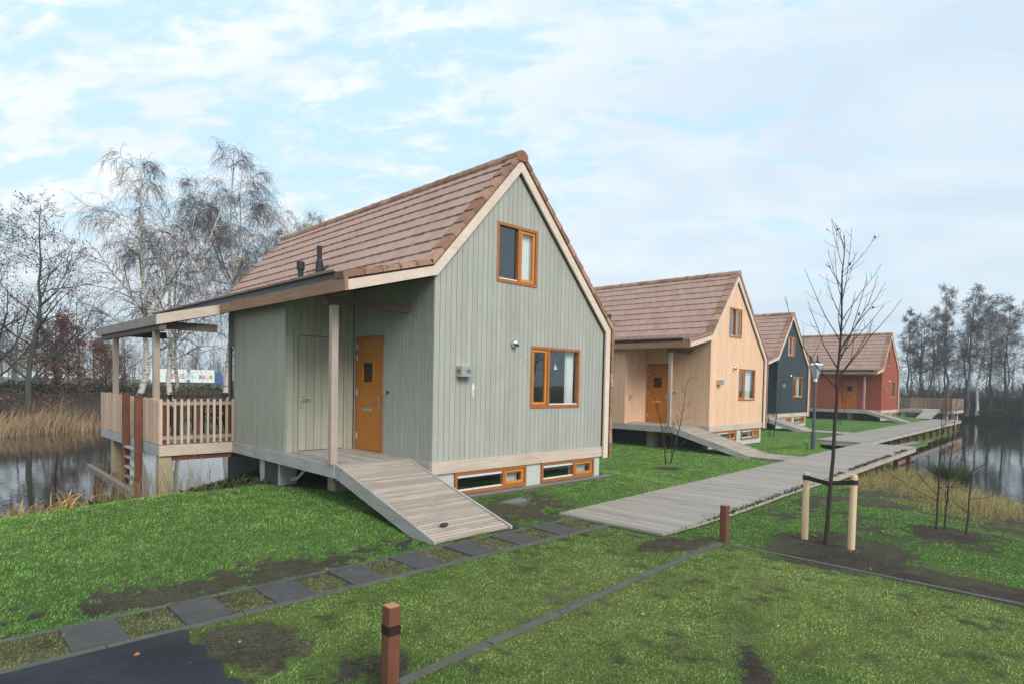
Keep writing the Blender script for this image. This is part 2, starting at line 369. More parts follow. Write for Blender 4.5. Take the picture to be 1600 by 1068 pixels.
    strip = ((y < -2.08) & (y > -2.66) & (x < 1.15))[..., None]; c0 = np.where(strip, np.array((.150, .155, .072))*(.45+.9*n2)[..., None], c0); c = np.where(strip, np.array((.150, .155, .072))*(.45+.9*n2)[..., None], c)
    c = np.where(mud[..., None], SOIL*.8, c)
    c = c*(1-far[..., None])+(OLD*(.5+.8*n1)[..., None])*far[..., None]
    if raw: return c0, sc, np.where(mud, 1., soil*(1-far)), np.clip(1-soil*1.05, 0, 1)*(~mud)
    return c, np.clip(1-soil*1.05, 0, 1)*(~mud)
def axis(lo, hi, step, far0, far1, grow=1.10):
    a = list(np.arange(lo, hi+1e-6, step)); s = step; x = hi
    while x < far1: s *= grow; x += s; a.append(x)
    s = step; x = lo; b = []
    while x > far0: s *= grow; x -= s; b.append(x)
    return np.array(b[::-1]+a)
gx = axis(-6.2, 6.5, .045, -300, 340, 1.06); gy = axis(-8.0, 3.6, .045, -300, 340, 1.06)
GX, GY = np.meshgrid(gx, gy, indexing='ij'); GZ = height(GX, GY); gc, gsc, gs, gd = cover(GX, GY, True)
nx, ny = GX.shape; ii = np.arange(nx*ny).reshape(nx, ny)
GF = np.stack([ii[:-1, :-1], ii[1:, :-1], ii[1:, 1:], ii[:-1, 1:]], -1).reshape(-1, 4)
m, t, p = new_mat('turf and soil'); a = N(t, 'ShaderNodeAttribute'); a.attribute_name = 'col'; o_ = objco(t)
n_ = NOISE(t, o_, 38, 5, .7); nb_ = NOISE(t, o_, 9, 5, .65)
a2 = N(t, 'ShaderNodeAttribute'); a2.attribute_name = 'soilcol'; a3 = N(t, 'ShaderNodeAttribute'); a3.attribute_name = 'soil'
nm_ = NOISE(t, o_, 21, 6, .72); sm_ = RAMP(t, MATH(t, 'ADD', a3.outputs['Fac'], MATH(t, 'MULTIPLY', MATH(t, 'SUBTRACT', nm_, .5), 1.3)), [(.34, 0.), (.80, 1.)])
cs_ = MIX(t, 1., a2.outputs['Color'], RAMP(t, NOISE(t, o_, 60, 4, .75), [(.32, (.5, .5, .5)), (.60, (1.2, 1.2, 1.2)), (.74, (2.6, 2.5, 2.3))]), 'MULTIPLY')
cg_ = MIX(t, sm_, a.outputs['Color'], cs_)
c_ = MIX(t, 1., cg_, RAMP(t, n_, [(.3, (.45, .45, .45)), (.7, (1.35, 1.35, 1.3))]), 'MULTIPLY')
setp(t, p, c_, .95, 0, .1, MATH(t, 'ADD', n_, nb_), .9, .03)
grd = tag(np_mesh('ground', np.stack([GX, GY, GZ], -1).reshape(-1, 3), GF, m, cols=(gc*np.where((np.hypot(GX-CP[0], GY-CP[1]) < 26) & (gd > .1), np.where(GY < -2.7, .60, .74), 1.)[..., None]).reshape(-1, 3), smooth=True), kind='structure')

ga = grd.data.attributes.new('soilcol', 'FLOAT_COLOR', 'POINT'); ga.data.foreach_set('color', np.concatenate([gsc.reshape(-1, 3), np.ones((gsc.size//3, 1))], 1).astype(np.float32).ravel())
ga = grd.data.attributes.new('soil', 'FLOAT', 'POINT'); ga.data.foreach_set('value', gs.astype(np.float32).ravel())
# water
m, t, p = new_mat('pond water'); o_ = objco(t)
w1 = NOISE(t, MAPV(t, o_, scale=(1, 1.6, 1)), 1.3, 3, .5, .5); w2 = NOISE(t, o_, 5.5, 3, .55, .3)
setp(t, p, (.012, .015, .011), .03, 0, .5, MATH(t, 'ADD', w1, MATH(t, 'MULTIPLY', w2, .35)), .030, .12); p.inputs['IOR'].default_value = 1.6
mb = MB(); mb.poly([(-130, -150, WATER_Z), (75, -150, WATER_Z), (75, 45, WATER_Z), (-130, 45, WATER_Z)], [(0, 1, 2, 3)])
tag(mb.build('pond_water', m), kind='structure')

# ------------------------------------------------------------------ paved strip, kerbs, asphalt, gravel
PAVE = plain('dark grey paving', (.060, .060, .060), .85, 0, .25, .35, 5, .35, c2=(.110, .108, .104))
KERB = plain('mossy concrete kerb', (.075, .082, .055), .9, 0, .2, .35, 6, .5, c2=(.150, .146, .134))
ASPH = plain('dark asphalt', (.012, .015, .019), .85, 0, .25, .35, 60, .5, c2=(.030, .034, .040))
GRAV = plain('grey gravel', (.20, .205, .215), .9, 0, .2, .55, 70, .9)
zg = -.708
mb = MB()
for x in np.arange(-9.0, 1.1, 1.0): mb.box(x, min(x+.994, 1.13), -2.735, -2.655, zg-.12, zg+.006)
for x in np.arange(-9.0, 1.1, 1.0): mb.box(x, min(x+.994, 1.13), -2.085, -2.045, zg-.12, zg+.003)
def kerbrun(a, b, n, w=.085, zt=.012):
    a = np.array(a); b = np.array(b)
    for i in range(n):
        p_, q_ = a+(b-a)*i/n, a+(b-a)*(i+.985)/n
        z0, z1 = height(np.array([p_[0], q_[0]]), np.array([p_[1], q_[1]])); mb.beam((p_[0], p_[1], z0-.06+zt+.006), (q_[0], q_[1], z1-.06+zt+.006), w*(.95+.1*random.random()), .12)
kerbrun((-3.70, -4.60, 0), (1.60, -4.22, -.03), 6); kerbrun((1.64, -4.26, -.035), (1.74, -7.3, -.035), 3, .06, .004); kerbrun((1.74, -7.3, -.035), (1.85, -11, -.035), 4, .06, .004)
tag(mb.build('kerb', KERB, bevel=.006), kind='structure')
# asphalt bay with a ragged edge
mb = MB(); ed = [(-4.50+(random.random()-.5)*.045+.03*math.sin(i*.9), -2.745-i*.05) for i in range(0, 140)]
mb.poly([(x, y, zg+.008) for x, y in ed]+[(-14, -9.8, zg+.008), (-14, -2.745, zg+.008)], [tuple(range(len(ed)+2))])
t = ASPH.node_tree; vo = N(t, 'ShaderNodeTexVoronoi'); vo.inputs['Scale'].default_value = 15; t.links.new(objco(t), vo.inputs['Vector'])
pb = next(n for n in t.nodes if n.type == 'BSDF_PRINCIPLED'); oldc = pb.inputs['Base Color'].links[0].from_socket
wet = RAMP(t, NOISE(t, objco(t), 1.1, 5, .6), [(.35, (.75, .75, .75)), (.65, (1.9, 1.9, 1.9))])
gm = MATH(t, 'MULTIPLY', RAMP(t, vo.outputs['Distance'], [(.07, .9), (.13, 0.)]), RAMP(t, NOISE(t, objco(t), 3.3, 4, .7), [(.50, 0.), (.62, 1.)]))
t.links.new(MIX(t, gm, MIX(t, 1., oldc, wet, 'MULTIPLY'), (.16, .165, .17)), pb.inputs['Base Color'])
tag(mb.build('asphalt_bay', ASPH), kind='structure')
ordinal = ['first', 'second', 'third', 'fourth', 'fifth', 'sixth', 'seventh', 'eighth']
slabx = [-5.21, -4.44, -3.69, -2.92, -2.15, -1.38, -.60, .17]
wide = [.37, .37, .38, .37, .38, .38, .38, .42]
for i, (x, w) in enumerate(zip(slabx, wide)):
    mb = MB(); mb.box(x, x+w, -2.64, -2.095, zg-.05, zg+.008+.004*(i % 2))
    o = mb.build('paving_slab', PAVE, bevel=.004)
    tag(o, 'dark grey square paving slab, %s counted from the left photo edge along the kerb' % ordinal[i], 'paving slab', 'paving slabs alternating with grass squares')
mb = MB(); mb.box(.12, 4.72, -.27, -.02, -.75, -.612)
tag(mb.build('gravel_strip', GRAV), kind='structure')
mb = MB(); mb.box(.10, 4.75, -.285, -.272, -.75, -.600); mb.box(4.735, 4.75, -.27, -.0, -.75, -.600)
tag(mb.build('gravel_edging', plain('rusty edging strip', (.13, .075, .05), .7)), 'thin rusty edging strip along the gravel below the basement windows', 'edging')

# manhole cover
mb = MB(); c0 = (1.17, -.63); zc = -.66
mb.prism([(c0[0]+.30*math.cos(a), c0[1]+.30*math.sin(a)) for a in np.linspace(0, 2*math.pi, 40, endpoint=False)], zc-.05, zc+.005, .5, 'Z')
MC = empty('manhole_cover', (0, 0, 0), 0, 'round grey concrete manhole cover in the turf beside the ramp', 'manhole cover')
mb.build('lid', plain('light grey concrete', (.17, .18, .18), .85, 0, .2, .2, 12), MC)
mb = MB(); r0, r1 = .31, .345; aa = np.linspace(0, 2*math.pi, 40, endpoint=False)
P = [(c0[0]+r*math.cos(a), c0[1]+r*math.sin(a), z) for (r, z) in ((r0, zc-.05), (r0, zc+.01), (r1, zc+.006), (r1, zc-.05)) for a in aa]
mb.poly(P, [(k*40+i, k*40+(i+1) % 40, (k+1)*40+(i+1) % 40, (k+1)*40+i) for k in range(3) for i in range(40)], .5)
mb.build('rim', KERB, MC)

# ------------------------------------------------------------------ houses
def off(P, d):
    """offset an open polyline in x-z to its left (outwards here) with mitred corners"""
    out = []; n = len(P)
    for i in range(n):
        def nrm(a, b):
            dx, dz = b[0]-a[0], b[1]-a[1]; l = math.hypot(dx, dz); return (-dz/l, dx/l)
        n1 = nrm(P[max(i-1, 0)], P[max(i, 1)]); n2 = nrm(P[min(i, n-2)], P[min(i+1, n-1)])
        bx, bz = n1[0]+n2[0], n1[1]+n2[1]; k = 2/(bx*bx+bz*bz)
        out.append((P[i][0]+bx*k*d, P[i][1]+bz*k*d))
    return out
def house(loc, rz, paint, label, kL=3.02, kR=2.41, detail=True, number=None, eave=2.59, pergola=True):
    H = empty('timber_house', loc, rz, label, 'house', 'row of timber houses on the water')
    Wg, xp, zp = 4.46, 1.84, 5.11
    BW, BY = paint
    U = [(-1.58, eave), (0, kL), (xp, zp), (Wg, kR), (Wg, -.24)]       # roof underside, eave to foot of the tiled right wall
    def under(x):
        for a, b in zip(U[:-2], U[1:-1]):
            if a[0] <= x <= b[0]: return a[1]+(b[1]-a[1])*(x-a[0])/(b[0]-a[0])
        return U[0][1] if x < U[0][0] else kR
    Lw, Lr = 9.15, 9.72
    # --- cladding
    def boards(mb, M, u0, u1, vb, vt, holes=(), w=.113, gap=.007, th=.015):
        n = max(1, round((u1-u0)/w)); w = (u1-u0)/n
        for i in range(n):
            a, b = u0+i*w, u0+(i+1)*w-gap
            cuts = []
            for (h0, h1, g0, g1) in holes:
                if b > h0+.004 and a < h1-.004: cuts.append((h0, h1, g0, g1))
            def col(a, b, tn):
                iv = [(vb, None)]
                for (h0, h1, g0, g1) in sorted([c for c in cuts if b > c[0]+.003 and a < c[1]-.003], key=lambda c: c[2]):
                    s = iv.pop()[0]; iv.append((s, g0)); iv.append((g1, None))
                for (s, e) in iv:
                    ta, tb = (vt(a), vt(b)) if e is None else (e, e)
                    if min(ta, tb) <= s+.003: continue
                    P = [M(a, s, -th), M(b, s, -th), M(b, s, 0), M(a, s, 0), M(a, ta, -th), M(b, tb, -th), M(b, tb, 0), M(a, ta, 0)]
                    mb.hexa(P, tn)
                    P = [M(a-.004, s, -th-.03), M(b+gap+.004, s, -th-.03), M(b+gap+.004, s, -th-.004), M(a-.004, s, -th-.004), M(a-.004, ta, -th-.03), M(b+gap+.004, tb, -th-.03), M(b+gap+.004, tb, -th-.004), M(a-.004, ta, -th-.004)]
                    mb.hexa(P, 0.0)
            ed = sorted(set([a, b]+[min(max(x, a), b) for c in cuts for x in c[:2]])); tn = .15+.85*random.random()
            for p_, q_ in zip(ed[:-1], ed[1:]):
                if q_-p_ > .004: col(p_, q_, tn)
    G = lambda u, v, d: (u, -d, v)
    SX = lambda u, v, d: (-d, u, v)
    upw = (1.343, 2.375, 3.10, 4.155); low = (2.257, 3.693, .848, 2.016)
    mb = MB(); boards(mb, G, 0.0, Wg, 0.0, lambda x: under(min(max(x, 0), Wg))-.01, [upw, low]); mb.build('wall', BW, H)
    mb = MB(); boards(mb, SX, 0.03, 2.48, .0, lambda u: kL-.02, [(1.49, 2.46, -.05, 2.125)])
    mb.build('wall', BW, H); mb = MB(); mb.box(-.02, .0, 2.452, 2.489, 0, kL-.02, .5); mb.build('corner_trim', BW, H); mb = MB()
    boards(mb, SX, 4.92, Lw, .0, lambda u: kL-.02, [(6.2, 9.0, -.05, 2.2)]); mb.build('wall', BW, H)
    F_ = lambda u, v, d: (u, 2.49-d, v); SB = lambda u, v, d: (-1.37-d, u, v); FB = lambda u, v, d: (u, 4.91+d, v)
    mb = MB(); boards(mb, F_, -1.345, -.03, .0, lambda x: under(x)-.01, [(-1.13, -.22, .015, 2.09)], w=.132); mb.build('storage_wall', BY, H); mb = MB()
    boards(mb, SB, 2.49, 4.91, .0, lambda u: under(-1.37)-.01, w=.11); mb.build('storage_wall', BY, H); mb = MB(); boards(mb, FB, -1.345, -.0, .0, lambda x: under(x)-.01)
    mb.build('storage_wall', BY, H)
    mb = MB(); boards(mb, lambda u, v, d: (u, Lw+d, v), 0, Wg, 0, lambda x: under(min(max(x, 0), Wg))-.01); mb.box(Wg-.08, Wg-.02, .06, Lw-.06, -.2, kR-.02); mb.build('wall', BW, H)
    # --- inside: floors and dark back walls so that windows look into rooms
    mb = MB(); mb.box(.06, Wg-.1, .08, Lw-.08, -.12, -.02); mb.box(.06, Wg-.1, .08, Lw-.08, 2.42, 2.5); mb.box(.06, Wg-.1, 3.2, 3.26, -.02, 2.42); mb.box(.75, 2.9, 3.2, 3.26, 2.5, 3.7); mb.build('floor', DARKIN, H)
    # --- sill beams and basement
    mb = MB(); mb.box(-.022, Wg+.075, -.03, .03, -.21, -.002, .6); mb.build('sill_beam', LARCH_X, H, bevel=.004)
    mb = MB(); mb.box(-.024, .026, .033, .60, -.21, -.002, .3); mb.box(-1.405, -1.36, .615, 4.91, -.21, -.004, .45); mb.box(-2.735, -2.69, 4.935, 10.0, -.21, -.004, .5); mb.each('edge_beam', GREY_Y, H, .004)
    mb = MB(); mb.box(-2.735, -1.362, 4.888, 4.931, -.21, -.004, .8); mb.build('edge_beam', LARCH_X, H, bevel=.004)
    mb = MB(); mb.box(-2.49, -1.4, 4.95, 5.07, -.31, -.212, .1); mb.box(-1.36, 0, 4.95, 5.07, -.31, -.212, .1); mb.box(-2.46, 0, 8.9, 9.02, -.31, -.212, .1); mb.box(-1.3, 0, .72, .84, -.31, -.212, .1); mb.each('joist', HARD_Z, H)
    b1, b2 = (.482, 2.197, -.60, -.216), (2.617, 4.246, -.60, -.216)
    mb = MB()
    for (x0, x1) in ((.0, b1[0]-.005), (b1[1]+.005, b2[0]-.005), (b2[1]+.005, Wg-.01)): mb.box(x0, x1, .02, .2, -1.7, -.211)
    mb.box(b1[0]-.005, b1[1]+.005, .02, .2, -1.7, -.612); mb.box(b2[0]-.005, b2[1]+.005, .02, .2, -1.7, -.612)
    mb.each('basement_wall', CONC, H)
    mb = MB(); mb.box(.003, .12, .2, Lw, -1.8, -.211); mb.box(Wg-.13, Wg-.012, .2, Lw, -1.8, -.211); mb.box(.12, Wg-.13, Lw-.15, Lw, -1.8, -.211); mb.box(.12, Wg-.13, 1.2, 1.3, -1.5, -.15); mb.each('basement_wall', DARKW, H)
    mb = MB()
    for (x, y) in ((-.86, 1.6), (-.86, 4.6)): mb.box(x, x+.27, y, y+.28, -1.6, -.215)
    mb.each('pillar', PILE, H, .01)
    for (x, y) in ((-2.725, 4.94), (-2.70, 8.9)):
        mb = MB(); mb.box(x, x+.22, y, y+.22, -2.6, -.214); mb.build('pillar', PILE, H, bevel=.012)
    # --- windows
    def window(M, u0, u1, v0, v1, mul, sash, white=None, curtain=None, cap=True):
        """fixed light and casement: sash = 0 casement left of the mullion, 1 right"""
        f = .052; D0, D1 = -.075, .012
        mb = MB()
        def bx(mb, a, b, c, d, e0, e1, tn=None):
            mb.hexa([M(a, c, e0), M(b, c, e0), M(b, c, e1), M(a, c, e1), M(a, d, e0), M(b, d, e0), M(b, d, e1), M(a, d, e1)], tn)
        bx(mb, u0, u0+f, v0, v1, D0, D1, .5); bx(mb, u1-f, u1, v0, v1, D0, D1, .5)
        bx(mb, u0+f, u1-f, v1-f, v1, D0, D1-.002, .4); bx(mb, u0+f, u1-f, v0, v0+f*1.15, D0, D1+.006, .6); bx(mb, mul-.032, mul+.032, v0+f*1.15, v1-f, D0, D1-.004, .5)
        wf = mb.build('window', ORANGE2, H, bevel=.003)
        s0, s1 = (u0+f, mul-.032) if sash == 0 else (mul+.032, u1-f); g0, g1 = (mul+.032, u1-f) if sash == 0 else (u0+f, mul-.032)
        va, vb_ = v0+f*1.15, v1-f; k = .055
        mb = MB(); E0, E1 = -.065, -.012
        bx(mb, s0+.004, s0+k, va+.004, vb_-.004, E0, E1); bx(mb, s1-k, s1-.004, va+.004, vb_-.004, E0, E1); bx(mb, s0+k, s1-k, va+.004, va+k, E0, E1-.001); bx(mb, s0+k, s1-k, vb_-k, vb_-.004, E0, E1-.001)
        mb.build('sash', ORANGE, wf, bevel=.003)
        mb = MB(); bx(mb, s0+k-.006, s1-k+.006, va+k-.006, vb_-k+.006, -.044, -.036); mb.build('pane', GLASS, wf)
        mb = MB(); bx(mb, g0-.006, g1+.006, va-.006, vb_+.006, -.050, -.042); mb.build('pane', GLASS, wf)
        mb = MB(); bx(mb, g0+.003, g1-.003, va+.001, va+.022, -.040, -.008)
        if white == 'top': bx(mb, g0+.003, g1-.003, vb_-.05, vb_-.002, -.040, -.016)
        mb.each('glazing_bar', WHITE, wf)
        if curtain:
            a, b, dd = curtain; n = 26; mb = MB(); P = []
            for i in range(n+1):
                u = a+(b-a)*i/n; d = -dd-.03*math.sin(i*1.3)-.012*math.sin(i*2.9); P += [M(u, v0+.03, d), M(u, v1-.02, d)]
            mb.poly(P, [(2*i, 2*i+2, 2*i+3, 2*i+1) for i in range(n)], .5); mb.build('curtain', CURT, wf, smooth=True)
        return wf
    window(G, *upw, 1.90, 1, curtain=(1.93, 2.36, .12)) if detail else window(G, *upw, 1.86, 1, curtain=(1.9, 2.36, .17))
    lw = window(G, *low, 2.76, 0, curtain=(3.42, 3.66, .16) if detail else (3.0, 3.66, .18))
    window(G, *b1, 1.62, 1, 'top', (1.80, 2.15, .2)); window(G, *b2, 3.60, 1, 'top', (3.65, 4.2, .2))
    if detail:   # kitchen tap, bowl and glasses on the worktop behind the lower window
        mb = MB(); mb.box(2.35, 3.6, .12, .62, .80, .86); mb.tube([(3.02, .3, .86), (3.02, .3, 1.12), (3.0, .28, 1.18), (2.92, .25, 1.18), (2.9, .25, 1.12)], .012, 8)
        mb.build('worktop', plain('pale worktop', (.35, .35, .34), .4), lw)
        mb = MB(); mb.tube([(2.85, .22, .862), (2.85, .22, .89), (2.85, .22, .92)], [.05, .075, .085], 16); mb.build('bowl', WHITE, lw)
        mb = MB(); mb.tube([(3.16, .2, 1.86), (3.16, .2, 1.72), (3.16, .2, 1.6)], [.004, .004, .07], 12); mb.build('hanging_lamp', STEEL, lw)
    # --- front door in the side wall
    mb = MB(); y0, y1 = 1.50, 2.45
    mb.box(-.014, .06, y0, y0+.055, -.005, 2.12); mb.box(-.014, .06, y1-.055, y1, -.005, 2.12); mb.box(-.012, .06, y0+.055, y1-.055, 2.065, 2.12)
    mb.box(-.016, .06, y0+.055, y1-.055, -.006, .014); mb.build('door_frame', ORANGE2, H, bevel=.003)
    mb = MB(); g = (1.83, 2.18, 1.27, 1.64); a, b, z0, z1 = y0+.059, y1-.059, .018, 2.061
    mb.box(-.004, .044, a, g[0], z0, z1, .5); mb.box(-.004, .044, g[1], b, z0, z1, .5); mb.box(-.004, .044, g[0], g[1], z0, g[2], .5); mb.box(-.004, .044, g[0], g[1], g[3], z1, .5)
    door = mb.build('door', OAK_DOOR, H)
    mb = MB(); mb.box(.018, .026, g[0]-.004, g[1]+.004, g[2]-.004, g[3]+.004); mb.build('pane', glass('door glass', .28, 1.2), door)
    mb = MB()
    for (c, d, e, f) in ((g[0]-.02, g[0]+.008, g[2]-.02, g[3]+.02), (g[1]-.008, g[1]+.02, g[2]-.02, g[3]+.02)): mb.box(-.012, -.003, c, d, e, f)
    mb.box(-.0125, -.003, g[0]+.008, g[1]-.008, g[2]-.02, g[2]+.008); mb.box(-.0125, -.003, g[0]+.008, g[1]-.008, g[3]-.008, g[3]+.02); mb.each('glazing_bead', OAK_DOOR, door)
    mb = MB(); mb.box(-.016, -.003, 1.84, 2.17, .735, .80); mb.box(-.022, -.015, 1.86, 2.15, .75, .787); mb.build('letter_slot', STEEL, door, bevel=.002)
    mb = MB(); mb.box(-.014, -.003, 1.60, 1.645, .80, 1.03); mb.tube([(-.01, 1.622, .945), (-.06, 1.622, .945)], .011, 10); mb.tube([(-.06, 1.612, .945), (-.062, 1.70, .945), (-.058, 1.77, .944)], .011, 10); mb.build('handle', STEEL, door)
    for z in (.26, 1.08, 1.74, 1.93):
        mb = MB(); mb.box(-.020, -.002, b-.012, b+.014, z-.055, z+.055); mb.build('hinge', HINGE, door, bevel=.003)
    mb = MB(); mb.box(-.03, .0, 1.30, 1.345, 1.08, 1.13); mb.build('doorbell', BLACK, H, bevel=.004)
    # storage door: same boards in the same paint, a thin dark gap round it
    mb = MB(); boards(mb, F_, -1.118, -.23, .028, lambda x: 2.08, w=.148); sdoor = mb.build('storage_door', BY, H)
    mb = MB(); mb.box(-1.085, -1.045, 2.476, 2.489, .79, 1.03); mb.tube([(-1.065, 2.489, .945), (-1.065, 2.43, .945)], .011, 10); mb.tube([(-1.075, 2.43, .945), (-.99, 2.428, .945), (-.92, 2.432, .944)], .011, 10); mb.build('handle', STEEL, sdoor)
    # glazed terrace door
    mb = MB(); mb.box(-.02, .05, 8.93, 9.0, 0, 2.2); mb.box(-.02, .05, 6.2, 6.27, 0, 2.2); mb.box(-.02, .05, 6.27, 8.93, 2.12, 2.2); mb.box(-.02, .05, 7.55, 7.63, 0, 2.12); td = mb.build('terrace_door', ORANGE2, H)
    mb = MB(); mb.box(.0, .008, 6.27, 8.93, .02, 2.12); mb.build('pane', GLASS, td)
    # --- roof
    o1 = off(U, .015); o2 = off(U, .17)
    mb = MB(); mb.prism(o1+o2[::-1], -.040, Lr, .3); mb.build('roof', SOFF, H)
    B0 = off(U, .0); B1 = off(U, .145)
    mb = MB()
    for i in range(4): mb.prism([B0[i], B0[i+1], B1[i+1], B1[i]], -.080, -.042, .4+.1*i)
    mb.each('bargeboard', BARGE, H)
    mb = MB()
    for i in range(4): mb.prism([B0[i], B0[i+1], B1[i+1], B1[i]], Lr+.002, Lr+.04, .4+.1*i)
    mb.each('bargeboard', BARGE, H)
    base = off(U, .195); topv = off(U, .245)
    tiles = MB(); verge = MB(); verge2 = MB(); gauge = .312; tw = .30
    for si in range(4):
        A, B = base[si], base[si+1]
        L = math.hypot(B[0]-A[0], B[1]-A[1]); n = max(1, round(L/gauge)); dx, dz = (B[0]-A[0])/L, (B[1]-A[1])/L; nx_, nz_ = -dz, dx
        flip = si >= 2          # right slope and wall: courses start at the foot
        for c in range(n):
            s0, s1 = c*L/n, (c+1)*L/n
            lo_, hi_ = (s0-.012, s1) if not flip else (s1+.012, s0)
            if si == 0 and c == 0: lo_ -= .03
            def pt(s, h): return (A[0]+dx*s+nx_*h, A[1]+dz*s+nz_*h)
            lift = .10 if (si == 0 and c == 0) else 0
            q = [pt(lo_, lift), pt(lo_, (.052 if not lift else .030)+lift), pt(hi_, .024), pt(hi_, .0)]
            y = .075-(c % 2)*tw/2
            while y < Lr-.06:
                a, b = max(y, .135)+.004, min(y+tw, Lr-.06)-.004
                if b-a > .03:
                    tn = random.random(); e = random.uniform(-.003, .004); P_ = []
                    for yy, dh in ((a, e), (b, e+.009)): P_ += [(q[0][0], yy, q[0][1]), (q[1][0]+nx_*dh, yy, q[1][1]+nz_*dh), (q[2][0]+nx_*dh, yy, q[2][1]+nz_*dh), (q[3][0], yy, q[3][1])]
                    tiles.poly(P_, [(0, 1, 2, 3), (7, 6, 5, 4), (0, 4, 5, 1), (1, 5, 6, 2), (2, 6, 7, 3), (3, 7, 4, 0)], .3+.4*tn)
                y += tw
            q = [pt(lo_, -.02), pt(lo_, .078), pt(hi_, .054), pt(hi_, -.02)]
            tn = random.random()
            verge.prism(q, -.098, .150, tn); verge2.prism(q, Lr-.08, Lr+.06, tn)
    tiles.build('roof_tiles', M_TILE, H); verge.build('verge_tiles', M_VERGE, H); verge2.build('verge_tiles', M_VERGE, H)
    mb = MB(); pk = base[2]; y = -.112
    while y < Lr:
        for (r, zo) in ((.135, 0),):
            pr = [(pk[0]+1.05*r*math.cos(a), pk[1]-.045+r*1.0*math.sin(a)) for a in np.linspace(R(-25), R(205), 9)]
            mb.prism(pr, y, min(y+.405, Lr+.05))
            pr = [(x_, z_+.008) for x_, z_ in pr]; mb.prism(pr, y+.3, min(y+.41, Lr+.051))
        y += .42
    mb.build('ridge_tiles', M_VERGE, H)
    # eave: black foil strip, fascia beam, soffit
    ex, ez = base[0]
    mb = MB(); mb.prism([(ex-.01, ez-.20), (ex+.03, ez-.20), (ex+.03, ez+.085), (ex-.01, ez+.085)], .06, Lr); mb.build('foil_strip', FOIL, H)
    ftop, fbot = eave+.175, eave-.015
    mb = MB(); mb.box(-1.655, -1.600, -.10, 4.90, fbot, ftop, .35); mb.build('fascia', LARCH_Y, H, bevel=.004)
    if pergola:
        # the fascia steps out with the deck and follows its outer edge
        sl = (kL-eave)/1.58
        zt, zb_ = ftop-sl*1.12, fbot-sl*1.12
        mb = MB(); mb.hexa([(-2.78, 4.905, zb_), (-1.598, 4.905, fbot), (-1.598, 4.955, fbot), (-2.78, 4.955, zb_), (-2.78, 4.905, zt), (-1.598, 4.905, ftop), (-1.598, 4.955, ftop), (-2.78, 4.955, zt)], .7)
        mb.build('fascia', LARCH_X, H, bevel=.004)
        mb = MB(); mb.hexa([(-2.78, 4.957, zb_), (-2.73, 4.957, zb_), (-2.73, 10.25, zb_), (-2.78, 10.25, zb_), (-2.78, 4.957, zt), (-2.73, 4.957, zt), (-2.73, 10.6, zt), (-2.78, 10.6, zt)], .4); mb.build('fascia', wood('weathered brown fascia', (.26, .215, .185), (.37, .32, .285), 'Y', .2, stain=(.30, .17, .09)), H, bevel=.004)
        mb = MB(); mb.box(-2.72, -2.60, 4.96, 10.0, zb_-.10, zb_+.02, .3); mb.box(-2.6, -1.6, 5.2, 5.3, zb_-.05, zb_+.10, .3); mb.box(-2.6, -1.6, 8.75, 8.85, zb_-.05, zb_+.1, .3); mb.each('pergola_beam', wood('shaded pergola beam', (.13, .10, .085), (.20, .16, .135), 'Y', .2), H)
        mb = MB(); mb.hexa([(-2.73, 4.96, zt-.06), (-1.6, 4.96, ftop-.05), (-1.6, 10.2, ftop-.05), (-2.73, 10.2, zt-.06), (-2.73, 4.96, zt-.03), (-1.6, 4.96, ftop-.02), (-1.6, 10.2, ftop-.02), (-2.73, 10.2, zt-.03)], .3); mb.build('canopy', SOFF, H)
        for y in (5.36, 8.75):
            mb = MB(); mb.box(-2.715, -2.605, y, y+.11, -.0, zb_-.102, .5); mb.build('post', POST_Z, H, bevel=.004)
    mb = MB(); mb.box(-1.44, -1.33, .665, .765, -.0, eave-.137, .6); mb.build('post', POST_Z, H, bevel=.004)
    mb = MB(); mb.box(-1.53, -.03, .655, .775, eave-.135, eave-.005, .5); mb.build('porch_beam', wood('shaded porch beam', (.07, .045, .034), (.12, .075, .055), 'X', .1), H, bevel=.004)  # beam wood coloured darker, painting in the shade below the soffit
    # --- decks
    mb = MB(); x = -1.358
    while x < -.01: mb.box(x, min(x+.138, -.002), .655, 2.486, -.04, -.002); x += .144
    y = 4.935; x = -2.688
    while x < -.01: mb.box(x, min(x+.138, -.002), 4.935, 10.0, -.04, -.002); x += .144
    x = .0
    while x < Wg-.01: mb.box(x, x+.138, Lw+.05, 10.0, -.04, -.002); x += .144
    mb.build('deck', DECK_Y, H)
    mb = MB(); mb.box(-1.36, -.03, .612, .652, -.21, -.003, .4); mb.build('edge_beam', GREY_X, H)
    # --- railings (slats inside each run)
    def rail(axis, c, a, b, gap=.118, out=1):
        mb = MB(); n = int((b-a)/gap)
        for i in range(n+1):
            q = a+(b-a)*i/n; z1 = .872+.012*random.random()
            if axis == 'x': mb.box(q-.022, q+.022, c-.012*out-.011, c-.012*out+.011, .012, z1)
            else: mb.box(c-.012-.011, c-.012+.011, q-.022, q+.022, .012, z1)
        r = mb.build('railing', LARCH_Z, H)
        mb = MB()
        for z in (.13, .79):
            if axis == 'x': mb.box(a, b, c+.012*out, c+.055*out, z-.035, z+.035) if out > 0 else mb.box(a, b, c-.055, c-.012, z-.035, z+.035)
            else: mb.box(c, c+.045, a, b, z-.035, z+.035)
        mb.each('rail', POST_Z, r)
        mb = MB(); m_ = max(2, int((b-a)/1.3))
        for i in range(m_+1):
            q = a+.06+(b-a-.12)*i/m_
            if axis == 'x': mb.box(q-.03, q+.03, c+.057*out if out > 0 else c-.12, c+.12 if out > 0 else c-.057, -.002, .80)
            else: mb.box(c+.047, c+.11, q-.03, q+.03, -.002, .80)
        mb.each('baluster_post', HARD_Z, r)
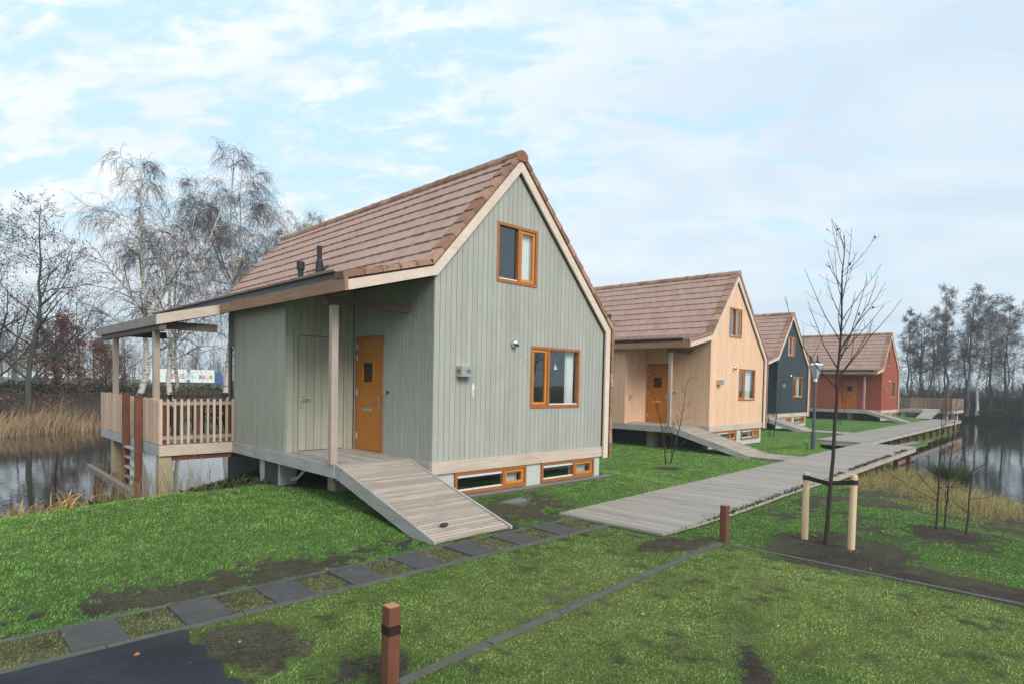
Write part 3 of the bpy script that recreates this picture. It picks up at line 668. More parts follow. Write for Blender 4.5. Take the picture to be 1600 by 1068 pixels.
    rail('x', 4.925, -2.70, -1.39); rail('y', -2.715, 4.95, 6.02, .095); rail('y', -2.715, 7.22, 9.98, .095); rail('x', 9.98, -2.68, 4.4, .125, -1); rail('y', -2.715, 6.18, 7.06, .16)
    # ladder to the water
    mb = MB(); mb.box(-2.87, -2.745, 6.05, 6.15, -2.3, .93, .5); mb.box(-2.87, -2.745, 7.08, 7.19, -2.3, .93, .4); lad = empty('ladder'); lad.parent = H; mb.each('ladder_post', HARD_Z, lad, .004)
    mb = MB()
    for z in np.arange(-1.9, -.15, .21): mb.box(-2.855, -2.76, 6.152, 7.078, z, z+.035)
    mb.each('rung', GREY_Y, lad)
    # --- ramp of battens
    gz = -.70 if detail else -.745
    yr = -1.91 if detail else -2.0
    n = 40; mb = MB(); yt = .60
    for i in range(n):
        f0, f1 = i/n, (i+.60)/n; ya, yb = yt+(yr-yt)*f0, yt+(yr-yt)*f1; za, zb2 = gz*f0+.004, gz*f1+.004
        mb.hexa([(-1.352, yb, zb2-.035), (-.072, yb, zb2-.035), (-.072, ya, za-.035), (-1.352, ya, za-.035), (-1.352, yb, zb2), (-.072, yb, zb2), (-.072, ya, za), (-1.352, ya, za)])
    ramp = mb.build('ramp', RAMP_X, H)
    mb = MB()
    for x0, x1 in ((-1.395, -1.355), (-.068, -.03)):
        mb.hexa([(x0, yr-.02, gz-.16), (x1, yr-.02, gz-.16), (x1, yt+.002, -.212), (x0, yt+.002, -.212), (x0, yr-.02, gz+.022), (x1, yr-.02, gz+.022), (x1, yt+.002, .016), (x0, yt+.002, .016)])
    mb.hexa([(-1.35, yr, gz-.25), (-.07, yr, gz-.25), (-.07, yt, -.075), (-1.35, yt, -.075), (-1.35, yr, gz-.06), (-.07, yr, gz-.06), (-.07, yt, -.055), (-1.35, yt, -.055)], .1)
    bed = MB(); bed.poly(mb.v[-8:], [f for f in [(0, 3, 2, 1), (4, 5, 6, 7), (0, 1, 5, 4), (1, 2, 6, 5), (2, 3, 7, 6), (3, 0, 4, 7)]], .1); bed.build('ramp_bed', wood('underboard painted as gap shade', (.07, .05, .04), (.12, .09, .07), 'Y', .1, knots=False), ramp)  # underboard coloured dark to paint the shade in the batten gaps
    mb.v = mb.v[:-8]; mb.f = mb.f[:-6]; mb.t = mb.t[:-6]; mb.ends.pop(); mb.each('ramp_stringer', GREY_Y, ramp, .004)
    # --- number box, wall lamp, vents
    mb = MB(); mb.box(.47, .745, -.155, -.001, 1.405, 1.585); nb = mb.build('number_box', plain('brushed aluminium', (.56, .55, .52), .38, .85, .5, .06, 30, .03), H, bevel=.004)
    if number:
        cu = bpy.data.curves.new('digits', 'FONT'); cu.body = number; cu.size = .098; cu.extrude = .001; cu.align_x = 'CENTER'
        to = bpy.data.objects.new('digits', cu); COL.objects.link(to); bpy.context.view_layer.update()
        me = bpy.data.meshes.new_from_object(to.evaluated_get(bpy.context.evaluated_depsgraph_get())); bpy.data.objects.remove(to)
        me.materials.clear(); me.materials.append(BLACK)
        for M_ in (Matrix.Translation((.615, -.157, 1.46)) @ Matrix.Rotation(R(90), 4, 'X'), Matrix.Translation((.468, -.078, 1.46)) @ Matrix.Rotation(R(-90), 4, 'Z') @ Matrix.Rotation(R(90), 4, 'X')):
            d = bpy.data.objects.new('digits', me); COL.objects.link(d); d.parent = nb; d.matrix_local = M_
    lampo = MB(); c0 = (1.80, 2.03); P = []; n = 20; rings = [(0, .075), (.03, .078), (.065, .070), (.09, .05), (.105, .02)]
    for d, r_ in rings: P += [(c0[0]+r_*math.cos(a), -d, c0[1]+r_*math.sin(a)) for a in np.linspace(0, 2*math.pi, n, endpoint=False)]
    lampo.poly(P, [(k*n+i, k*n+(i+1) % n, (k+1)*n+(i+1) % n, (k+1)*n+i) for k in range(len(rings)-1) for i in range(n)]+[tuple(range((len(rings)-1)*n, len(rings)*n))])
    wl = lampo.build('wall_lamp', plain('polished steel', (.75, .75, .74), .18, 1., .5, .03), H, smooth=True)
    mb = MB(); mb.box(1.765, 1.835, -.108, -.06, 1.975, 2.012); mb.build('lamp_opening', BLACK, wl)
    zs = lambda x: 3.02+1.136*x+.37+(kL-3.02)*(1-x/1.84)
    mb = MB(); x, y = .16, 4.30; z = zs(x)-.12; mb.tube([(x, y, z), (x, y, z+.34)], .078, 16); mb.tube([(x, y, z+.33), (x, y, z+.40)], [.078, .055], 16); mb.tube([(x, y, z+.39), (x, y, z+.68)], .052, 16); mb.tube([(x, y, z+.62), (x, y, z+.68)], .06, 16)
    mb.hexa([(x-.18, y-.17, zs(x-.18)-.01), (x+.14, y-.17, zs(x+.14)-.01), (x+.14, y+.17, zs(x+.14)-.01), (x-.18, y+.17, zs(x-.18)-.01), (x-.18, y-.17, zs(x-.18)+.014), (x+.14, y-.17, zs(x+.14)+.014), (x+.14, y+.17, zs(x+.14)+.014), (x-.18, y+.17, zs(x-.18)+.014)]); mb.build('vent_pipe', BLACK, H, smooth=False)
    mb = MB(); x, y, z = -.06, 4.72, 3.2; mb.tube([(x, y, z), (x, y, z+.46)], .060, 16); mb.tube([(x, y, z+.45), (x, y, z+.62)], .084, 16); mb.build('vent_pipe', BLACK, H)
    return H
def paint(name, c, tv=.13):
    return wood(name, tuple(x*.86 for x in c), tuple(x*1.1 for x in c), 'Z', tv, rough=.62, spec=.3)
sage = (paint('sage green paint', (.375, .378, .335)), paint('sage green paint on the shed', (.36, .355, .285)))
beige = (paint('salmon beige paint', (.80, .52, .345)), paint('salmon beige paint on the shed', (.72, .46, .30)))
slate = (paint('blue black paint', (.036, .050, .058)), paint('blue black paint on the shed', (.036, .050, .058)))
rust = (paint('brick red paint', (.335, .078, .043)), paint('brick red paint on the shed', (.35, .085, .047)))
house((0, 0, 0), 0, sage, 'sage green timber house nearest the camera, number box 95 beside its ribbed ramp', number='95')
house((13.26, 2.18, -.02), .030, beige, 'salmon beige timber house, second in the row behind the sage green one', kL=2.93, kR=2.39, detail=False)
house((26.43, 5.35, -.04), .024, slate, 'dark blue black timber house between the beige and the red ones', kL=2.86, kR=2.52, detail=False, eave=2.50)
house((41.87, 4.50, -.08), .027, rust, 'brick red timber house, last of the row before the wood', kL=2.72, kR=2.68, detail=False, eave=2.46)
# @@PART2
# ------------------------------------------------------------------ boardwalk
def boardwalk(name, a, b, w, za, zb, fascia=True):
    """planks laid across the line a-b; w measured to the right of travel"""
    a = np.array(a, float); b = np.array(b, float); L = np.hypot(*(b-a)); d = (b-a)/L; r = np.array((d[1], -d[0]))
    n = int(L/.098); mb = MB()
    for i in range(n):
        p0 = a+d*L*i/n; p1 = a+d*(L*(i+1)/n-.008); z = za+(zb-za)*i/n+random.uniform(-.002, .002)
        e = random.uniform(-.012, .012)
        q = [p0-r*e, p1-r*e, p1+r*(w+e), p0+r*(w+e)]
        mb.hexa([(*k, z-.035) for k in q]+[(*k, z) for k in q])
    o = tag(mb.build(name, WALK_Y), kind='structure'); o.rotation_euler.z = 0
    mb = MB()
    for f in (.06, w-.06):
        p0, p1 = a+r*f+d*.03, b+r*f-d*.03
        mb.beam((*p0, za-.115), (*p1, zb-.115), .07, .155, .5)
    for p0 in (a+d*.04, b-d*.04): mb.beam((*(p0+r*.1), (za if p0 is a else zb)-.11), (*(p0+r*(w-.1)), zb-.11), .06, .14, .4)
    mb.each('joist', GREY_X, o)
    mb = MB()
    for k in range(int(L/2.2)+1):
        for f in (.14, w-.14):
            p0 = a+d*(1+2.2*k)+r*f
            if k*2.2+1 < L and sdist(p0[0:1], p0[1:2], LAND)[0] < 3.2: mb.box(p0[0]-.07, p0[0]+.07, p0[1]-.07, p0[1]+.07, -2.4, zb-.19, .3)
    if mb.v: mb.each('pile', HARD_Z, o)
boardwalk('boardwalk', (1.15, -1.75), (20.45, -.50), 1.80, -.690, -.745)
boardwalk('boardwalk', (20.36, 1.22), (48.3, 2.72), 1.74, -.741, -.75)
boardwalk('boardwalk', (12.55, .16), (12.55, -1.05), 1.30, -.749, -.749) if False else None
for (x, y0, y1) in ((11.93, .14, -1.0), (25.08, 3.3, 1.50), (40.50, 2.5, 2.30)):
    mb = MB(); n = int((y0-y1)/.145)
    for i in range(n):
        ya = y0+(y1-y0)*i/n; mb.box(x, x+1.34, ya-.137, ya, -.79, -.751+random.uniform(-.002, .002))
    o = tag(mb.build('footpath', WALK_Y), kind='structure')
    mb = MB(); mb.box(x+.02, x+.07, y1, y0-.03, -.95, -.792); mb.box(x+1.27, x+1.32, y1, y0-.03, -.95, -.792); mb.each('joist', GREY_Y, o)
# landing low beside the far walkway
mb = MB(); mb.box(23.2, 27.2, -1.0, -.72, -1.08, -1.02); o = tag(mb.build('jetty_beam', WETW), 'low grey timber ledge under the far end of the boardwalk over the water', 'jetty')

FARWD = wood('brown terrace slats', (.27, .17, .115), (.40, .27, .19), 'Z', .5)
# ------------------------------------------------------------------ far deck with its ramp, beyond the red house
FD = empty('garden_deck', (52, 2.25, -.2), 0, 'timber terrace with slatted railing and a grey ramp behind the red house', 'deck')
mb = MB(); mb.box(0, 4.4, 0, 3.7, -.05, 0); mb.build('deck_boards', DECK_Y, FD)
mb = MB(); mb.box(-.04, 0, 0, 3.7, -.22, -.002); mb.box(0, 4.4, -.04, 0, -.22, -.002); mb.each('edge_beam', LARCH_X, FD)
mb = MB()
for y in np.arange(.0, .78, .1): mb.box(-.03, -.01, y, y+.085, .0, .96)
mb.build('railing', FARWD, FD); mb = MB()
for y in np.arange(1.95, 3.7, .11): mb.box(-.03, -.01, y, y+.06, .0, .96)
mb.build('railing', FARWD, FD); mb = MB()
for y in np.arange(.0, 3.7, .11): mb.box(4.36, 4.38, y, y+.055, .0, .96)
mb.build('railing', FARWD, FD); mb = MB()
for x in np.arange(.02, 4.4, .11): mb.box(x, x+.055, -.03, -.01, .0, .96)
mb.build('railing', FARWD, FD)
mb = MB(); mb.box(.0, .05, .0, .8, .80, .87); mb.box(.0, .05, 1.9, 3.7, .80, .87); mb.box(-.10, -.035, .30, .42, -1.5, .96); mb.box(-.10, -.035, .0, .06, -1.5, .96); mb.each('post', HARD_Z, FD)
mb = MB()
for i in range(18):
    x0 = -.05-i*.15; z = -.02-.55*i/18; mb.hexa([(x0-.14, .78, z-.07), (x0, .78, z-.04), (x0, 1.82, z-.04), (x0-.14, 1.82, z-.07), (x0-.14, .78, z-.03), (x0, .78, z), (x0, 1.82, z), (x0-.14, 1.82, z-.03)])
mb.build('ramp', WALK_Y, FD)
mb = MB()
for (x, y) in ((.2, .3), (.2, 3.2), (3, .3), (3, 3.2), (4.0, .3)): mb.box(x, x+.28, y, y+.28, -2, -.05)
mb.each('pillar', CONC, FD)

# ------------------------------------------------------------------ posts, stakes, lamp, small fittings
def bollard(x, y, top, label, stain, lean=0.):
    o = empty('bollard', (x, y, -.80), 0, label, 'bollard', 'square hardwood bollards by the kerb')
    o.rotation_euler.y = lean; h = top+.80
    mb = MB(); mb.box(-.045, .045, -.045, .045, 0, h, .55); mb.build('post', HARD_Z, o, bevel=.004)
    mb = MB(); mb.box(-.043, .043, -.043, .043, h, h+.003, .9); mb.build('end_grain', wood('fresh end grain', (.36, .15, .09), (.46, .22, .14), 'X', .1), o)
    if stain: mb = MB(); mb.box(-.046, .046, -.046, .046, h-.19, h-.125, .1); mb.build('stain_band', plain('dark tar stain', (.035, .018, .013), .7, 0, .2, .5, 40), o)
bollard(-3.735, -4.55, -.19, 'brown square bollard with a dark stain band, in the grass nearest the camera', True, R(.8))
bollard(1.70, -4.20, -.25, 'shorter brown bollard at the kerb corner near the boardwalk', False)
STK = wood('peeled pine stake', (.60, .42, .24), (.74, .57, .37), 'Z', .1)
for (x, y, tp, dx, lb) in ((2.92, -4.79, .155, -.02, 'peeled pine stake left of the young staked tree'), (2.84, -5.41, .20, .02, 'peeled pine stake right of the young staked tree, nearer the camera')):
    mb = MB(); mb.tube([(x, y, -1.1), (x+dx*.3, y, -.4), (x+dx, y, tp-.03), (x+dx, y, tp)], [.043, .044, .041, .036], 14, .5)
    tag(mb.build('tree_stake', STK, smooth=False), lb, 'tree stake', 'stakes of the young tree')
mb = MB()
for (a, b) in (((2.90, -4.755, .085), (2.81, -5.14, .045)), ((2.81, -5.12, .055), (2.86, -5.45, .10))): mb.beam(a, b, .012, .06, .5)
for (x, y, z) in ((2.90, -4.79, .085), (2.86, -5.41, .10)): mb.tube([(x, y, z-.032), (x, y, z+.032)], .047, 16)
tag(mb.build('tie_strap', BLACK), 'black rubber strap tying the young tree between its two stakes', 'strap')

LP = empty('street_lamp', (18.9, .78, -.80), 0, 'slim grey lamp post with a clear cone lantern beside the boardwalk', 'street lamp')
PG = plain('grey green painted steel', (.085, .105, .11), .5, .2, .4, .08)
mb = MB(); mb.tube([(0, 0, -.2), (0, 0, .45), (0, 0, .50)], [.085, .085, .055], 16, .5); mb.tube([(0, 0, .48), (0, 0, 2.42)], .055, 16); mb.build('post', PG, LP, smooth=False)
mb = MB(); mb.tube([(0, 0, 2.40), (0, 0, 2.52)], [.07, .07], 16); mb.build('collar', WHITE, LP)
mb = MB(); mb.tube([(0, 0, 2.53), (0, 0, 3.02)], [.085, .235], 24, cap=False); mb.build('lantern_glass', plain('milky lantern plastic', (.40, .44, .47), .15, 0, .6, .05), LP, smooth=True)
mb = MB(); mb.tube([(0, 0, 3.02), (0, 0, 3.05), (0, 0, 3.12)], [.26, .26, .06], 24); mb.build('lantern_cap', WHITE, LP)
mb = MB()
for k in range(4): a = k*math.pi/2+.4; mb.tube([(.09*math.cos(a), .09*math.sin(a), 2.52), (.245*math.cos(a), .245*math.sin(a), 3.02)], .009, 6)
mb.each('rib', PG, LP)

# splash stains on the gable, a stone on the ramp
mb = MB()
for (x, z, w, h) in ((.852, 1.22, .030, .15), (.84, 1.12, .010, .12), (.868, 1.10, .010, .10), (1.06, 1.36, .008, .05), (1.98, 1.72, .008, .09), (1.86, 1.30, .007, .05), (2.45, 2.20, .006, .06)):
    mb.poly([(x-w*.6, -.0025, z+h*.5), (x+w*.5, -.0025, z+h*.42), (x+w, -.0025, z+.1*h), (x+w*.3, -.0025, z-h*.5), (x-w*.1, -.0025, z-.2*h), (x-w*.7, -.0025, z-.45*h), (x-w, -.0025, z)], [tuple(range(7))], .5)
st_ = mb.build('splash_stain', WHITE, bpy.data.objects['timber_house'])
import bmesh
bm = bmesh.new(); bmesh.ops.create_icosphere(bm, subdivisions=2, radius=.05)
for v in bm.verts: v.co = Vector((v.co.x*1.2, v.co.y*.9, v.co.z*.5))*(1+.18*math.sin(v.co.x*90+v.co.y*70))
me = bpy.data.meshes.new('stone'); bm.to_mesh(me); bm.free(); me.materials.append(plain('dark stone', (.05, .047, .05), .9))
o = bpy.data.objects.new('stone', me); COL.objects.link(o); o.location = (-1.0, -1.62, -.580); tag(o, 'small dark stone lying on the ribbed ramp', 'stone')

# heat pump under the porch
AC = empty('heat_pump', (-1.17, 3.2, -.80), R(4), 'grey outdoor heat pump unit standing under the porch deck', 'heat pump')
mb = MB(); mb.box(-.17, .17, -.38, .38, .08, .60); mb.build('casing', ACGREY, AC, bevel=.012)
mb = MB(); mb.box(-.19, .19, -.34, -.26, 0, .075); mb.box(-.19, .19, .26, .34, 0, .075); mb.each('foot', plain('grey block', (.22, .22, .21), .9), AC)
mb = MB()
for k in range(9): mb.box(-.182, -.172, -.30+k*.055, -.285+k*.055, .13, .56)
mb.box(-.176, -.171, -.32, .18, .11, .58, .1); mb.build('grille', plain('dark fan opening', (.05, .05, .05), .6), AC)
mb = MB()
for dz in (0, .035): mb.tube([(.05, -.385, .25+dz), (.08, -.55, .28+dz), (.12, -.75, .45+dz), (.15, -.85, .62+dz)], .014, 8)
mb.each('hose', plain('pale hose', (.5, .5, .47), .6), AC)

# mooring rail in the water at the bank
GR = empty('mooring_rail', (-3.2, 6.8, WATER_Z), 0, 'weathered timber rail on three posts standing in the water by the bank', 'mooring rail')
mb = MB(); mb.beam((0, -1.95, .66), (0, 1.95, .70), .11, .12, .5, (0, 0, 1)); mb.build('rail', WETW, GR, bevel=.006)
for y in (-1.75, -.1, 1.55):
    mb = MB(); mb.box(.06, .17, y-.055, y+.055, -.7, .80, .4); mb.build('post', wood('dark wet post', (.12, .07, .045), (.19, .12, .085), 'Z', .2), GR)
mb = MB(); mb.beam((.12, -1.8, .02), (.12, 1.9, .10), .12, .12, .2); mb.build('sunken_beam', HARD_Z, GR)

# outdoor table and chairs on the terrace
TB = empty('garden_table', (-1.62, 7.15, 0), 0, 'dark rectangular garden table on the terrace behind the railing', 'table')
mb = MB(); mb.box(-.42, .42, -.8, .8, .70, .735); mb.build('tabletop', FURN, TB)
for sx in (-1, 1):
    for sy in (-1, 1): mb = MB(); mb.box(sx*.38-.03, sx*.38+.03, sy*.72-.03, sy*.72+.03, 0, .70); mb.build('leg', FURN, TB)
def chair(x, y, rz, label):
    c = empty('garden_chair', (x, y, 0), rz, label, 'chair', 'dark garden chairs on the terrace')
    mb = MB(); mb.box(-.22, .22, -.22, .22, .42, .45); mb.build('seat', FURN, c)
    mb = MB()
    for k in range(5): mb.hexa([(-.22+k*.09, .20, .46), (-.15+k*.09, .20, .46), (-.15+k*.09, .22, .46), (-.22+k*.09, .22, .46), (-.22+k*.09, .32, .90), (-.15+k*.09, .32, .90), (-.15+k*.09, .34, .90), (-.22+k*.09, .34, .90)])
    mb.box(-.23, .23, .318, .35, .88, .93); mb.build('backrest', FURN, c)
    for sx in (-1, 1):
        mb = MB(); mb.beam((sx*.21, -.2, 0), (sx*.21, -.2, .64), .03, .03); mb.build('leg', FURN, c)
        mb = MB(); mb.beam((sx*.21, .30, 0), (sx*.21, .18, .44), .03, .03, upv=(0, 1, 0)); mb.build('leg', FURN, c)
        mb = MB(); mb.box(sx*.21-.02, sx*.21+.02, -.22, .25, .62, .645); mb.build('armrest', FURN, c)
chair(-.98, 6.75, R(-90), 'dark garden chair by the house side of the terrace table, nearer the railing'); chair(-.98, 7.55, R(-90), 'dark garden chair by the house side of the terrace table, farther back')
chair(-2.25, 6.8, R(90), 'dark garden chair on the water side of the terrace table, nearer the railing'); chair(-2.25, 7.6, R(90), 'dark garden chair on the water side of the terrace table, farther back')

# ------------------------------------------------------------------ plants: vectorised branches and blades
def tubes(P, Rd, n):
    Nn, K = P.shape[:2]
    T = np.gradient(P, axis=1); T /= np.linalg.norm(T, axis=2, keepdims=True)+1e-9
    ref = np.where(np.abs(T[:, :1, 2:3]) > .9, np.array([1., 0, 0]), np.array([0, 0, 1.]))
    A = np.cross(T, np.broadcast_to(ref, T.shape)); A /= np.linalg.norm(A, axis=2, keepdims=True)+1e-9; B = np.cross(T, A)
    an = 2*np.pi*np.arange(n)/n
    V = P[:, :, None]+(A[:, :, None]*np.cos(an)[:, None]+B[:, :, None]*np.sin(an)[:, None])*Rd[:, :, None, None]
    base = (np.arange(Nn)*K*n)[:, None, None]; k = np.arange(K-1)[None, :, None]*n; j = np.arange(n)[None, None]; j2 = (j+1) % n
    F = np.stack([base+k+j, base+k+j2, base+k+n+j2, base+k+n+j], -1)
    return V.reshape(-1, 3), F.reshape(-1, 4)
def grow(P, Rd, n, t0, t1, ang, Lf, K, trop, wob, rs, rmin=.003, g=None, even=False):
    g = g or rng; Nn, Kp = P.shape[:2]; idx = np.repeat(np.arange(Nn), n); M = len(idx)
    t = t0+(t1-t0)*((np.tile(np.arange(n), Nn)+g.random(M))/n if even else g.random(M))
    f = np.clip(t*(Kp-1), 0, Kp-1.001); i = f.astype(int); fr = (f-i)[:, None]
    pos = P[idx, i]*(1-fr)+P[idx, i+1]*fr; tan = P[idx, i+1]-P[idx, i]; tan /= np.linalg.norm(tan, axis=1, keepdims=True)+1e-9
    pr = Rd[idx, i]*(1-fr[:, 0])+Rd[idx, i+1]*fr[:, 0]
    Lp = np.linalg.norm(np.diff(P, axis=1), axis=2).sum(1)[idx]
    v = g.normal(size=(M, 3)); v -= tan*(v*tan).sum(1, keepdims=True); v /= np.linalg.norm(v, axis=1, keepdims=True)+1e-9
    a = np.radians(ang[0]+(ang[1]-ang[0])*g.random(M))[:, None]; d = tan*np.cos(a)+v*np.sin(a)
    L = Lf(Lp, t)*(.65+.7*g.random(M)); st = (L/(K-1))[:, None]; out = [pos]; p = pos
    for k in range(K-1):
        d = d+g.normal(size=(M, 3))*wob+np.array([0, 0, trop])*(k+.5)/(K-1)*2; d /= np.linalg.norm(d, axis=1, keepdims=True)+1e-9
        p = p+d*st; out.append(p)
    r0 = np.maximum(pr*rs, rmin)[:, None]; return np.stack(out, 1), np.maximum(r0*np.linspace(1, .3, K)[None], rmin*.6)
def cat(ms):
    V = []; F = []; b = 0
    for v, f in ms: V.append(v); F.append(f+b); b += len(v)
    return np.concatenate(V), np.concatenate(F)
def blades(pos, h, w, lean, ld, K=2, bend=.6):
    """flat tapered leaves; pos (n,3), heights, widths, lean amount, lean direction"""
    n = len(pos); dx = np.cos(ld); dy = np.sin(ld); ax = -np.sin(ld+.6)*w/2; ay = np.cos(ld+.6)*w/2
    V = np.zeros((n, 2*K+1, 3))
    for k in range(K+1):
        f = k/K; ho = lean*h*(f**(1+bend)); z = h*f*(1-.35*lean*f); wd = 1-f*.75
        c = np.stack([pos[:, 0]+dx*ho, pos[:, 1]+dy*ho, pos[:, 2]+z], 1)
        if k < K: V[:, 2*k] = c+np.stack([ax*wd, ay*wd, 0*ax], 1); V[:, 2*k+1] = c-np.stack([ax*wd, ay*wd, 0*ax], 1)
        else: V[:, 2*K] = c
    b = (np.arange(n)*(2*K+1))[:, None]; tr = []
    for k in range(K-1): tr += [b+np.array([[2*k, 2*k+1, 2*k+3]]), b+np.array([[2*k, 2*k+3, 2*k+2]])]
    tr += [b+np.array([[2*K-2, 2*K-1, 2*K]])]
    return V.reshape(-1, 3), np.concatenate(tr), 2*K+1

def bark(name, c1, c2, moss=None):
    m, t, p = new_mat(name); o = objco(t); n = NOISE(t, MAPV(t, o, scale=(9, 9, 2.2)), 1, 5, .65)
    c = MIX(t, n, c1, c2)
    if moss: c = MIX(t, RAMP(t, NOISE(t, o, .9, 4, .6), [(.45, 0.), (.6, .6)]), c, moss)
    setp(t, p, c, .9, 0, .1, n, .3, .02); return m
m, t, p = new_mat('birch bark'); o_ = objco(t)
n1_ = NOISE(t, MAPV(t, o_, scale=(1.6, 1.6, 9)), 1, 4, .6, .4); n2_ = NOISE(t, o_, 2.2, 4, .6)
setp(t, p, MIX(t, RAMP(t, n1_, [(.56, 0.), (.63, .9)]), MIX(t, n2_, (.42, .38, .31), (.66, .63, .56)), (.06, .05, .045)), .8, 0, .2, n1_, .2, .02); M_BIRCH = m
M_BARK = bark('dark bark', (.055, .047, .040), (.105, .092, .080)); M_BARKG = bark('mossy bark', (.060, .056, .046), (.105, .10, .085), (.075, .085, .04))
M_TWIG = plain('purple brown twigs', (.110, .088, .086), .9, 0, .1, .2, 2); M_TWIGD = plain('dark alder twigs', (.062, .054, .050), .9, 0, .1, .2, 2); M_TWIGG = plain('grey brown scrub twigs', (.125, .10, .082), .9, 0, .1, .25, 1)
M_LEAF = vcol('leaf colours', .75, .2)

def tree_mesh(kind, H, seed, lod=1.):
    g = np.random.default_rng(seed); K = 12; z = np.linspace(0, 1, K)
    wob = np.cumsum(g.normal(size=(K, 2))*.011*H, 0); wob -= wob[0]
    P = np.stack([wob[:, 0], wob[:, 1], z*H], 1)[None]; r0 = {'birch': .0135, 'alder': .0145, 'tall': .0125, 'rust': .02, 'far': .014}[kind]*H
    Rd = (r0*(1-.93*z**.85))[None]; Rd[0, 0] *= 1.25
    tr = [tubes(P, Rd, 10)]; cr = []; leaves = None
    q = lambda n: max(1, int(round(n*lod)))
    if kind == 'birch':
        nf = g.integers(1, 3); F1, R1 = grow(P, Rd, int(nf), .28, .5, (16, 30), lambda L, t: L*(1-t)*.95, 9, .10, .05, .75, .02, g)
        tr.append(tubes(F1, R1, 8)); PP = [(P, Rd, 20), (F1, R1, 13)]
        B = [grow(a, b, q(n), .22, .98, (38, 66), lambda L, t: np.minimum(.30*L*(1.1-t)+.5, 3.4), 7, -.05, .09, .5, .012, g, True) for a, b, n in PP]
        B1 = np.concatenate([x[0] for x in B]); RB = np.concatenate([x[1] for x in B]); tr.append(tubes(B1, RB, 5))
        C1, RC = grow(B1, RB, q(8), .2, 1, (25, 60), lambda L, t: .42*L*(1.1-.5*t)+.2, 5, -.16, .12, .55, .008, g)
        D1, RD = grow(C1, RC, q(6), .15, 1, (20, 65), lambda L, t: .55*L+.35, 5, -.42, .12, .6, .0065, g)
        E1, RE = grow(D1, RD, q(3), .1, 1, (15, 50), lambda L, t: .5*L+.15, 4, -.5, .12, .8, .0055, g)
        cr = [tubes(C1, RC, 4), tubes(D1, RD, 3), tubes(E1, RE, 3)]
    elif kind in ('alder', 'tall', 'far'):
        lowt = {'alder': .14, 'tall': .38, 'far': .2}[kind]
        an = {'alder': (48, 74), 'tall': (58, 88), 'far': (40, 70)}[kind]
        bl = {'alder': .40, 'tall': .23, 'far': .36}[kind]
        B1, RB = grow(P, Rd, q({'alder': 40, 'tall': 34, 'far': 24}[kind]), lowt, .98, an, lambda L, t: bl*L*(1.12-t)**.8*(.6 if kind == 'tall' else 1), 6, .10, .12, .5, .012, g, True)
        tr.append(tubes(B1, RB, 5))
        C1, RC = grow(B1, RB, q(6), .2, 1, (30, 65), lambda L, t: .40*L+.15, 5, .06, .16, .55, .009, g)
        D1, RD = grow(C1, RC, q(6), .15, 1, (30, 75), lambda L, t: .45*L+.16, 4, .05, .18, .7, .0075 if kind != 'far' else .011, g)
        cr = [tubes(C1, RC, 4), tubes(D1, RD, 3)]
        if kind != 'far':
            E1, RE = grow(D1, RD, q(3), .2, 1, (30, 80), lambda L, t: .4*L+.07, 3, .03, .2, .9, .007, g); cr.append(tubes(E1, RE, 3))
            tips = E1[:, -1]; tips = tips[g.random(len(tips)) < (.26 if kind == 'alder' else .07)]; ml = len(tips); s = .022+.02*g.random((ml, 1))   # little cones at the tips
            o6 = np.array([(1, 0, 0), (0, 1, 0), (-1, 0, 0), (0, -1, 0), (0, 0, 1.4), (0, 0, -1.4)]); V = (tips[:, None]+o6[None]*s[:, None]).reshape(-1, 3)
            f8 = np.array([(0, 1, 4, 4), (1, 2, 4, 4), (2, 3, 4, 4), (3, 0, 4, 4), (1, 0, 5, 5), (2, 1, 5, 5), (3, 2, 5, 5), (0, 3, 5, 5)])
            leaves = (V, (f8[None]+(np.arange(ml)*6)[:, None, None]).reshape(-1, 4)[:, :3])
    elif kind == 'rust':
        B1, RB = grow(P, Rd, q(26), .18, .97, (40, 75), lambda L, t: .42*L*(1.1-t)**.7, 6, .08, .12, .5, .01, g, True); tr.append(tubes(B1, RB, 5))
        C1, RC = grow(B1, RB, q(8), .25, 1, (30, 70), lambda L, t: .4*L+.1, 4, .02, .18, .6, .007, g)
        D1, RD = grow(C1, RC, q(4), .3, 1, (30, 70), lambda L, t: .4*L+.1, 3, .0, .2, .8, .006, g); cr = [tubes(C1, RC, 4), tubes(D1, RD, 3)]
        c = np.repeat(np.concatenate([D1[:, -1], D1[:, 1]]), 3, 0); c = c+g.normal(size=c.shape)*.09
        n = len(c); a = g.normal(size=(n, 3)); a /= np.linalg.norm(a, axis=1, keepdims=True); b = np.cross(a, g.normal(size=(n, 3))); b /= np.linalg.norm(b, axis=1, keepdims=True)
        s = (.045+.03*g.random((n, 1))); V = np.stack([c-a*s, c+b*s*.6, c+a*s, c-b*s*.6], 1).reshape(-1, 3); leaves = (V, np.arange(4*n).reshape(-1, 4))
    return cat(tr), cat(cr), leaves
TM = {}
